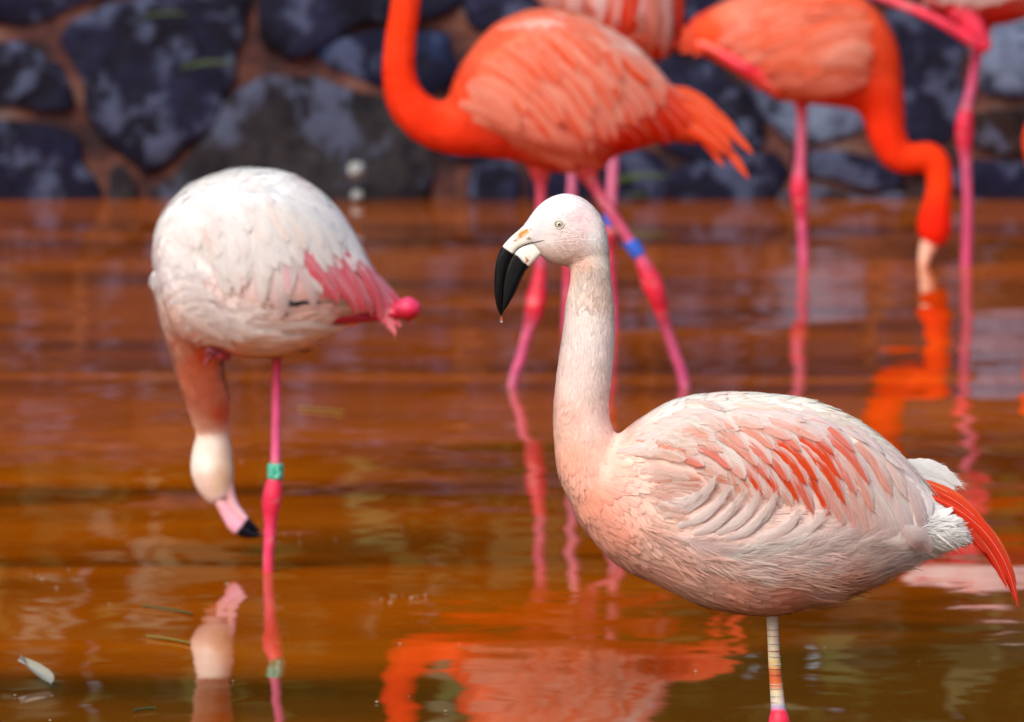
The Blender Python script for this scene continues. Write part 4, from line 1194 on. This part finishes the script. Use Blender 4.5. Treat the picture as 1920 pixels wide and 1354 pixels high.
C.leg(leg_to_bed(C, [(1012, 290, 34), (1013, 325, 20), (1014, 350, 12), (1014, 420, 11), (1013, 500, 11.5), (1010, 535, 16), (1005, 562, 20), (1000, 590, 17), (990, 622, 11), (975, 675, 10), (961, 725, 10)], 961, 725), RP, n=70)
C_leg = C.leg(leg_to_bed(C, [(1090, 285, 36, -0.02), (1102, 322, 22, -0.03), (1112, 345, 13, -0.03), (1150, 405, 10.5, -0.04), (1190, 465, 11, -0.04), (1206, 495, 14, -0.04), (1222, 530, 20, -0.04), (1233, 560, 17, -0.04), (1246, 605, 11, -0.03), (1266, 665, 10.5, -0.02), (1284, 725, 10.5, -0.01)], 1284, 725), RP, n=70)
v, f = tube([(1180, 452, 13.5, -0.04), (1184, 459, 14.5, -0.04), (1192, 470, 14.5, -0.04), (1198, 480, 13.5, -0.04)], C.Y, 12, 18)
link('leg_band', mesh('leg_band', v, f), M_BLUE, C_leg)
def dark_tip(x0, y0, dx, dy, pale=(236, 200, 176)):
    def fn(q):
        k = np.clip(((q[:, 0] - x0) * dx + (q[:, 1] - y0) * dy) / 5, 0, 1)[:, None]
        return np.clip(srgb(pale) * (1 - k) + srgb((12, 10, 14)) * k, 0.002, 0.95)
    return fn
C.beak('beak', tube_pairs([(660, -216, 26), (640, -198, 22), (622, -176, 18), (612, -150, 14), (610, -128, 8), (612, -114, 2)]), dark_tip(624, -180, -0.5, 0.86), 30, 18)
C.eye(688, -240, 5)

# ------------------------------------------------------------------ the orange flamingo feeding at the right
D = Bird(500, 1505, 'orange flamingo facing right with looped neck and head dipped into the water')
D_torso = loft([(1300, 48, 1300, 88, 10), (1340, 14, 1350, 116, 34), (1392, -8, 1402, 150, 60), (1460, -24, 1466, 186, 80), (1530, -28, 1534, 196, 86), (1600, -12, 1590, 204, 80), (1650, 24, 1628, 214, 64), (1682, 82, 1650, 216, 42), (1692, 140, 1672, 210, 18)], D.Y, 40, 28)
D_neck = tube([(1600, 130, 78), (1640, 170, 56), (1656, 215, 40), (1664, 255, 35), (1684, 290, 31), (1712, 298, 27), (1738, 290, 25), (1757, 305, 25), (1762, 340, 25), (1758, 375, 26), (1754, 400, 30), (1752, 422, 33), (1750, 442, 30), (1746, 458, 20)], D.Y, 80, 22)
D_cols = [(1500, 20, 242, 108, 72), (1400, 40, 244, 146, 120), (1340, 60, 240, 94, 51), (1300, 70, 240, 72, 24), (1600, 20, 242, 111, 76), (1640, 80, 240, 86, 48), (1560, 90, 242, 120, 89), (1440, 130, 238, 103, 76), (1530, 180, 228, 73, 51), (1600, 170, 234, 68, 35), (1640, 200, 236, 53, 14), (1660, 260, 238, 49, 9), (1720, 295, 240, 60, 14), (1760, 330, 240, 61, 12), (1752, 420, 236, 34, 6), (1690, 120, 240, 77, 32)]
D.body([D_torso, D_neck], 0.009, D_cols, 4)
D.wing([(1655, 90, 1652, 120, 6, -0.05), (1610, 50, 1610, 165, 22, -0.08), (1550, 15, 1550, 175, 30, -0.09), (1480, 5, 1480, 165, 30, -0.088), (1420, 15, 1420, 140, 24, -0.07), (1370, 30, 1370, 110, 14, -0.05)], 26, 20)
D_flow = [(1650, 220, 0, -1), (1600, 100, -1, -0.1), (1500, 20, -1, 0), (1400, 60, -1, 0.2), (1500, 180, -1, -0.2), (1700, 295, -0.8, 0.2), (1755, 400, 0, -1)]
D.plumage(16000, D_flow, [(1750, 400, 9), (1660, 250, 14), (1500, 100, 28)], 0.13, 0.18, seed=51)
for (rx, ry), (tx, ty), w in [((1390, 30), (1262, 78), 24), ((1395, 45), (1258, 92), 22), ((1390, 60), (1275, 100), 24), ((1385, 70), (1300, 104), 22), ((1390, 20), (1290, 52), 26), ((1400, 85), (1320, 108), 18)]:
    D.feather((rx, ry), (tx, ty), w, (240, 79, 28), amount=0.5, flush=(236, 55, 12), bend=-0.08, lift=(4, 4), pointed=0.5, seg=10, name='tail_feather', parent=D.root, dY=-0.02 * random.random(), rag=0.06)
D.row([(1480, 0), (1470, 40), (1480, 90)], [(1370, 30), (1345, 75), (1390, 112)], 7, 34, (244, 146, 120), amount=0.3, flush=ORG, bend=-0.08, lift=(5, 11), pointed=0.5)
D.row([(1560, -10), (1560, 50), (1550, 110)], [(1430, 20), (1420, 80), (1440, 135)], 8, 36, (243, 125, 92), amount=0.5, flush=(240, 86, 40), bend=-0.1, lift=(7, 14), pointed=0.5)
D.row([(1625, 20), (1630, 75), (1610, 130)], [(1510, 20), (1500, 90), (1490, 150)], 8, 36, (242, 120, 86), amount=0.4, flush=(240, 94, 48), bend=-0.1, lift=(8, 15), pointed=0.55)
D.row([(1625, 90), (1615, 120)], [(1540, 105), (1530, 128)], 3, 32, (245, 154, 128), bend=-0.15, lift=(12, 18), pointed=0.6)
D.row([(1610, 120), (1605, 150)], [(1420, 145), (1430, 172)], 5, 34, (240, 129, 105), bend=0.06, lift=(8, 14), pointed=0.45)
D.leg(leg_to_bed(D, [(1500, 160, 30), (1503, 196, 13), (1503, 230, 9.5), (1501, 300, 10), (1499, 335, 14), (1499, 362, 17), (1501, 385, 13), (1504, 420, 10), (1507, 500, 10)], 1507, 500),
      [(190, (206, 60, 84)), (230, (188, 90, 124)), (320, (188, 80, 116)), (345, (204, 36, 72)), (385, (204, 38, 74)), (430, (186, 74, 116)), (900, (200, 60, 110))], n=60)
D.leg([(1470, 165, 22, -0.06), (1420, 140, 14, -0.075), (1400, 128, 15, -0.078), (1380, 118, 12, -0.075), (1345, 96, 9, -0.065), (1320, 84, 7, -0.05), (1300, 82, 4, -0.04)], [(80, (236, 94, 72)), (110, (226, 50, 70)), (130, (204, 24, 56)), (170, (226, 77, 64))], n=30, name='tucked_leg', foot=False)
D.beak('beak', tube_pairs([(1748, 444, 22), (1742, 458, 17), (1736, 474, 13), (1732, 490, 10), (1730, 506, 6)]), dark_tip(1735, 500, 0, 1, (236, 190, 170)), 24, 16)

# ------------------------------------------------------------------ the flamingo standing behind the striding one
E = Bird(620, 1110, 'pale pink and orange flamingo standing behind the striding orange one, blue leg band')
E_torso = loft([(958, -112, 962, -62, 22), (990, -160, 1000, -10, 60), (1060, -192, 1060, 44, 92), (1130, -194, 1130, 82, 98), (1190, -164, 1190, 100, 86), (1240, -112, 1234, 104, 60), (1272, -52, 1258, 90, 32), (1284, 0, 1272, 58, 10)], E.Y, 40, 28)
E_neck = tube([(1030, -90, 80), (985, -110, 52), (950, -140, 40), (925, -190, 32), (920, -260, 28), (930, -330, 26), (925, -390, 25), (900, -425, 32), (872, -425, 28), (850, -408, 18)], E.Y, 60, 20)
E_cols = [(1050, 0, 246, 200, 205), (1100, 20, 246, 196, 196), (1160, 30, 238, 68, 20), (1200, 40, 240, 129, 104), (1230, 20, 242, 146, 128), (1260, 60, 228, 51, 32), (1100, -100, 244, 129, 96), (930, -250, 240, 61, 17)]
E.body([E_torso, E_neck], 0.010, E_cols, 4)
E.set_surface([]); E.wing_obj = E.body_obj
E.plumage(9000, [(930, -250, 0, 1), (1050, 0, 1, 0.5), (1200, 0, 0.2, 1), (1100, -180, 1, 0.2)], [(930, -250, 12), (1150, 0, 30)], 0.14, 0.18, seed=61)
E.wing([(1010, -90, 1015, -60, 8, -0.07), (1060, -130, 1060, 10, 26, -0.085), (1130, -130, 1130, 50, 34, -0.092), (1200, -100, 1195, 80, 30, -0.078), (1245, -60, 1238, 88, 18, -0.05), (1262, -20, 1252, 70, 6, -0.03)], 24, 20)
E.row([(1040, -90), (1100, -110), (1160, -100), (1210, -80)], [(1080, 50), (1150, 70), (1210, 96), (1260, 98)], 10, 40, (245, 158, 142), amount=0.6, flush=(238, 60, 14), bend=0.08, lift=(5, 12), pointed=0.4)
E.row([(1010, -100), (1070, -140), (1140, -140), (1210, -110)], [(1040, 10), (1110, 20), (1170, 20), (1240, 30)], 10, 38, (246, 200, 200), amount=0.4, flush=(240, 86, 40), bend=0.08, lift=(7, 14), pointed=0.5)
for (rx, ry), (tx, ty), w, c in [((1175, -60), (1172, 75), 34, (238, 60, 14)), ((1215, -50), (1215, 92), 30, (243, 151, 131)), ((1240, -50), (1236, 96), 26, (245, 190, 184)), ((1260, -40), (1262, 88), 22, (232, 51, 19))]:
    E.feather((rx, ry), (tx, ty), w, c, amount=0.2, flush=(232, 51, 16), bend=0.04, lift=(12, 18), pointed=0.4)
EL = [(60, (206, 110, 120)), (300, (190, 104, 142)), (390, (186, 94, 124)), (430, (176, 34, 56)), (480, (184, 52, 76)), (560, (200, 70, 110)), (1000, (180, 60, 90))]
E.leg(leg_to_bed(E, [(1078, 20, 24), (1077, 90, 11), (1075, 200, 9.5), (1073, 330, 9.5), (1070, 420, 12), (1068, 445, 16), (1067, 475, 11), (1064, 560, 9), (1062, 620, 9)], 1062, 620), EL, n=60)
E_leg = E.leg(leg_to_bed(E, [(1152, 20, 24), (1153, 90, 12), (1152, 200, 11), (1149, 320, 11), (1144, 410, 12), (1142, 440, 17), (1142, 470, 13), (1146, 540, 10), (1150, 620, 10)], 1150, 620), EL, n=60)
v, f = tube([(1145, 400, 13.5), (1144.5, 406, 14.5), (1144, 418, 14.5), (1143.5, 424, 13.5)], E.Y, 10, 18)
link('leg_band', mesh('leg_band', v, f), M_BLUE, E_leg)
E.beak('beak', tube_pairs([(862, -418, 24), (846, -404, 20), (830, -384, 16), (822, -360, 11), (822, -340, 3)]), dark_tip(834, -388, -0.5, 0.86), 24, 16)
E.eye(886, -432, 5)

# ------------------------------------------------------------------ the flamingo at the right edge, one leg folded
G = Bird(500, 1812, 'rosy flamingo standing on one straight leg, the other folded back under its belly')
G_torso = loft([(1700, -62, 1714, -24, 18), (1740, -110, 1750, 20, 68), (1810, -136, 1810, 44, 90), (1880, -137, 1880, 44, 92), (1940, -118, 1940, 28, 76), (1988, -80, 1982, 8, 44), (2010, -52, 2004, -16, 14)], G.Y, 40, 28)
G_neck = tube([(1950, -50, 62), (1995, -22, 42), (2022, 30, 34), (2024, 95, 30), (2002, 162, 28), (1965, 212, 26), (1943, 255, 25), (1950, 305, 25), (1968, 350, 26), (1976, 392, 31), (1976, 425, 33), (1970, 450, 26), (1964, 466, 17)], G.Y, 70, 22)
G_cols = [(1800, 30, 224, 50, 46), (1880, 30, 228, 60, 48), (1750, 0, 226, 60, 60), (1850, -40, 244, 190, 190), (1800, -90, 247, 226, 230), (1900, -100, 247, 222, 224), (1990, -30, 240, 86, 56), (2010, 60, 240, 63, 19), (1950, 260, 240, 72, 17), (1975, 420, 238, 48, 11)]
G.body([G_torso, G_neck], 0.010, G_cols, 4)
G.wing([(1965, -70, 1965, -50, 6, -0.06), (1920, -105, 1920, 0, 24, -0.085), (1850, -115, 1850, 10, 32, -0.094), (1780, -100, 1780, 0, 24, -0.076), (1730, -75, 1735, -20, 10, -0.05)], 24, 20)
G.plumage(9000, [(1950, 260, 0, -1), (1850, 30, -1, -0.1), (1850, -100, -1, 0.1), (2010, 60, 0, -1)], [(1950, 300, 12), (1850, 0, 28)], 0.14, 0.18, seed=71)
G.row([(1950, -90), (1940, -50), (1930, -10)], [(1800, -90), (1780, -40), (1800, 5)], 8, 38, (247, 226, 230), amount=0.3, flush=(243, 129, 104), bend=-0.1, lift=(6, 14), pointed=0.5)
G.row([(1850, -115), (1840, -60), (1840, -10)], [(1720, -80), (1690, -40), (1720, 5)], 8, 38, (248, 232, 236), amount=0.3, flush=(243, 129, 104), bend=-0.1, lift=(4, 11), pointed=0.5)
for (rx, ry), (tx, ty), w in [((1740, -70), (1650, -30), 24), ((1740, -55), (1645, -10), 22), ((1745, -45), (1660, 0), 22)]:
    G.feather((rx, ry), (tx, ty), w, (240, 103, 72), amount=0.4, flush=(236, 55, 12), bend=-0.06, lift=(4, 4), pointed=0.5, seg=9, name='tail_feather', parent=G.root, dY=0.0, rag=0.06)
G.leg(leg_to_bed(G, [(1838, 20, 34), (1835, 70, 18), (1832, 100, 10), (1822, 160, 10), (1812, 205, 13), (1808, 240, 17), (1808, 270, 14), (1811, 310, 10), (1814, 400, 10), (1812, 500, 10)], 1812, 500),
      [(40, (206, 40, 60)), (95, (206, 60, 110)), (190, (188, 84, 124)), (215, (204, 36, 70)), (265, (204, 36, 70)), (300, (186, 74, 116)), (900, (200, 60, 110))], n=60)
G.leg([(1800, 10, 30, -0.06), (1835, 62, 18, -0.075), (1846, 84, 13, -0.08), (1836, 84, 13, -0.08), (1800, 62, 11, -0.085), (1750, 34, 9.5, -0.085), (1700, 12, 9, -0.08), (1655, -4, 8, -0.07), (1630, -14, 5, -0.06)], [(-20, (214, 80, 100)), (20, (222, 60, 84)), (60, (208, 44, 74)), (90, (204, 38, 70))], n=44, name='tucked_leg', foot=False)
G.beak('beak', tube_pairs([(1968, 452, 20), (1962, 466, 16), (1956, 482, 12), (1953, 498, 7)]), dark_tip(1955, 496, 0, 1), 20, 16)
G.eye(1952, 420, 4)

# ------------------------------------------------------------------ small things on the water and the wall
def on_water(x, y, z=0.004):
    w = P(x, y, depth_of(y)); w[2] = z
    return w

def floating_blade(p0, p1, width, mat, label, cat, arch=0.0, bend=0.006):
    a, b = on_water(*p0), on_water(*p1)
    c = (a + b) / 2
    d = b - a; s = np.array([-d[1], d[0], 0]); s /= np.linalg.norm(s)
    V, Fc = [], []
    n = 12
    for k in range(n + 1):
        t = k / n
        m = a + d * t + s * bend * math.sin(math.pi * t) + np.array([0, 0, arch * math.sin(math.pi * t) ** 2])
        w = width * (0.25 + 0.75 * math.sin(math.pi * min(1, t * 1.3 + 0.05)) if t < 0.7 else max(0.05, (1 - t) / 0.3)) * 0.5
        V += [m - s * w - c, m + [0, 0, width * 0.25] - c, m + s * w - c, m - [0, 0, 0.002] - c]
    for k in range(n):
        for j in range(4):
            q = k * 4
            Fc.append((q + j, q + (j + 1) % 4, q + 4 + (j + 1) % 4, q + 4 + j))
    Fc += [(0, 1, 2, 3), (n * 4 + 3, n * 4 + 2, n * 4 + 1, n * 4)]
    o = link('floating_grass', mesh('floating_grass', V, Fc), mat, None, c)
    tag(o, label, cat, 'grass blades lying on the pond')
    return o
floating_blade((268, 1140), (362, 1156), 0.0045, M_GRASS, 'green grass blade floating across the mirrored white neck', 'grass blade')
floating_blade((275, 1197), (358, 1211), 0.005, M_STRAW, 'yellowish pale-tipped straw floating on the water below a green blade', 'grass blade')
floating_blade((560, 768), (645, 776), 0.005, M_STRAW, 'faint yellow straw floating behind the green-banded pink leg', 'grass blade')
floating_blade((250, 1338), (292, 1332), 0.004, M_GRASS, 'short green blade floating between the shed feather and the mirrored white neck', 'grass blade')

fq, ft = on_water(38, 1272, 0.006), on_water(96, 1293, 0.006)
feather_root = empty('shed_feather', tuple((fq + ft) / 2))
tag(feather_root, 'small curled white feather floating alone on the brown water', 'feather')
d = ft - fq
L_ = np.linalg.norm(d); d = d / L_; s = np.array([-d[1], d[0], 0])
V, Fc, UV = [], [], []
for k in range(15):
    t = k / 14
    w = 0.0 if t < 0.1 else 0.075 * L_ * math.sin(math.pi * min(1, (t - 0.1) / 0.9) ** 0.8) ** 0.7 + 0.001
    cen = fq + d * L_ * t + s * 0.10 * L_ * math.sin(math.pi * t) + np.array([0, 0, 0.018 * (1 - t) ** 2])
    for u in (-1, -0.5, 0, 0.5, 1):
        V.append(cen + s * u * w * (1.6 if u < 0 else 0.8) + np.array([0, 0, 0.010 * abs(u) * (1 - t * 0.6)]))
        UV.append((u, t, 0))
for k in range(14):
    for j in range(4):
        Fc.append((k * 5 + j, k * 5 + j + 1, k * 5 + j + 6, k * 5 + j + 5))
me = mesh('vane', V, Fc); set_vec(me, 'fuv', UV); set_col(me, np.tile(srgb((240, 240, 236)), (len(V), 1)))
vo = link('vane', me, M_FEATHER, feather_root); vo.color = (0.42, 0.42, 0.34, 0.0)
Q = [fq + d * L_ * t + s * 0.10 * L_ * math.sin(math.pi * t) + np.array([0, 0, 0.018 * (1 - t) ** 2 + 0.001]) for t in np.linspace(-0.02, 0.95, 12)]
V, Fc = [], []
for k, c in enumerate(Q):
    r_ = 0.0016 * (1 - 0.7 * k / 11)
    for a in range(6):
        V.append(c + s * r_ * math.cos(a * math.pi / 3) + np.array([0, 0, r_ * math.sin(a * math.pi / 3)]))
for k in range(11):
    for a in range(6):
        b = (a + 1) % 6
        Fc.append((k * 6 + a, k * 6 + b, k * 6 + 6 + b, k * 6 + 6 + a))
link('quill', mesh('quill', V, Fc), M_WHITE, feather_root)

# drifting flecks of down, dust and bubbles: nobody could count them
r = np.random.default_rng(5)
V, Fc = [], []
spots = [(r.uniform(0, 1920), r.uniform(640, 1354)) for _ in range(36)]
spots += [(770 + r.normal(0, 30), 1128 + r.normal(0, 7)) for _ in range(12)] + [(100 + r.normal(0, 60), 1085 + r.normal(0, 10)) for _ in range(6)] + [(560 + r.normal(0, 40), 1010 + r.normal(0, 9)) for _ in range(5)]
for x, y in spots:
    c = on_water(x, min(y, 1400), 0.002)
    R = abs(r.normal(0.0009, 0.0006)) + 0.0005
    o = len(V)
    a0 = r.uniform(0, 3); ex = r.uniform(1, 2.2)
    for k in range(7):
        a = a0 + k * 2 * math.pi / 7
        V.append(c + np.array([R * ex * math.cos(a), R * 1.3 * math.sin(a), 0]))
    V.append(c + [0, 0, R * 0.7])
    for k in range(7): Fc.append((o + k, o + (k + 1) % 7, o + 7))
fl = link('floating_flecks', mesh('floating_flecks', V, Fc), M_FLECK)
tag(fl, 'tiny pale flecks of down and dust drifting on the pond', 'debris'); fl['kind'] = 'stuff'

def wall_blades(x, y, w, h, n, label, seed):
    rr = random.Random(seed)
    c = P(x, y, WALL_Y - 0.10)
    root = empty('grass_tuft', tuple(P(x - w / 2, y, WALL_Y - 0.02)))
    tag(root, label, 'grass', 'grass growing from the stone wall')
    for k in range(n):
        V, Fc = [], []
        y0 = y + rr.uniform(-h, h)
        tilt = rr.uniform(-0.08, 0.08)
        for q in range(9):
            t = q / 8
            px = x - w / 2 + w * t * rr.uniform(0.98, 1.0)
            py = y0 - tilt * w * t - 0.06 * w * math.sin(math.pi * t * 0.8)
            cc = P(px, py, WALL_Y + 0.01 - 0.13 * min(1, 3 * t))
            ww = 0.003 * (1 - t) ** 0.5 + 0.001
            V += [cc + [0, 0, ww], cc + [0, -0.004, 0], cc - [0, 0, ww]]
        for q in range(8):
            for j in range(2):
                a = q * 3 + j
                Fc.append((a, a + 1, a + 4, a + 3))
        link('blade', mesh('blade', V, Fc), M_GRASS, root)
wall_blades(390, 128, 105, 4, 2, 'thin green grass blades sprouting across the large slate stone', 1)
wall_blades(1205, 336, 95, 6, 3, 'green grass blades low on the wall beneath the striding bird tail', 2)
wall_blades(310, 32, 80, 3, 2, 'faint green blade near the top of the large slate stone', 3)
wall_blades(1195, 368, 50, 3, 2, 'short green blade lying just above the waterline of the wall', 4)

for (x, y, R, lab) in [(668, 320, 17, 'round white blob standing in for a blurred highlight on the grey boulder above the waterline'), (670, 368, 12, 'smaller white blob standing in for a blurred highlight at the waterline under the round one')]:  # added white lumps standing in for unidentified out-of-focus highlights
    c = P(x, y, WALL_Y - 0.075)
    s_ = R / F_PX * WALL_Y
    V, Fc = [], []
    for i in range(9):
        for j in range(12):
            a, b = math.pi * i / 8, 2 * math.pi * j / 12
            k = 1 + 0.12 * math.sin(3 * a + 2 * b)
            V.append(np.array([math.sin(a) * math.cos(b) * 1.0, math.sin(a) * math.sin(b) * 1.9, math.cos(a) * 0.9]) * s_ * k)
    for i in range(8):
        for j in range(12):
            k = (j + 1) % 12
            Fc.append((i * 12 + j, i * 12 + k, i * 12 + 12 + k, i * 12 + 12 + j))
    o = link('highlight_blob', mesh('highlight_blob', V, Fc), M_WHITE, None, c)
    tag(o, lab, 'highlight_blob', 'blobs for blurred highlights on the wall')
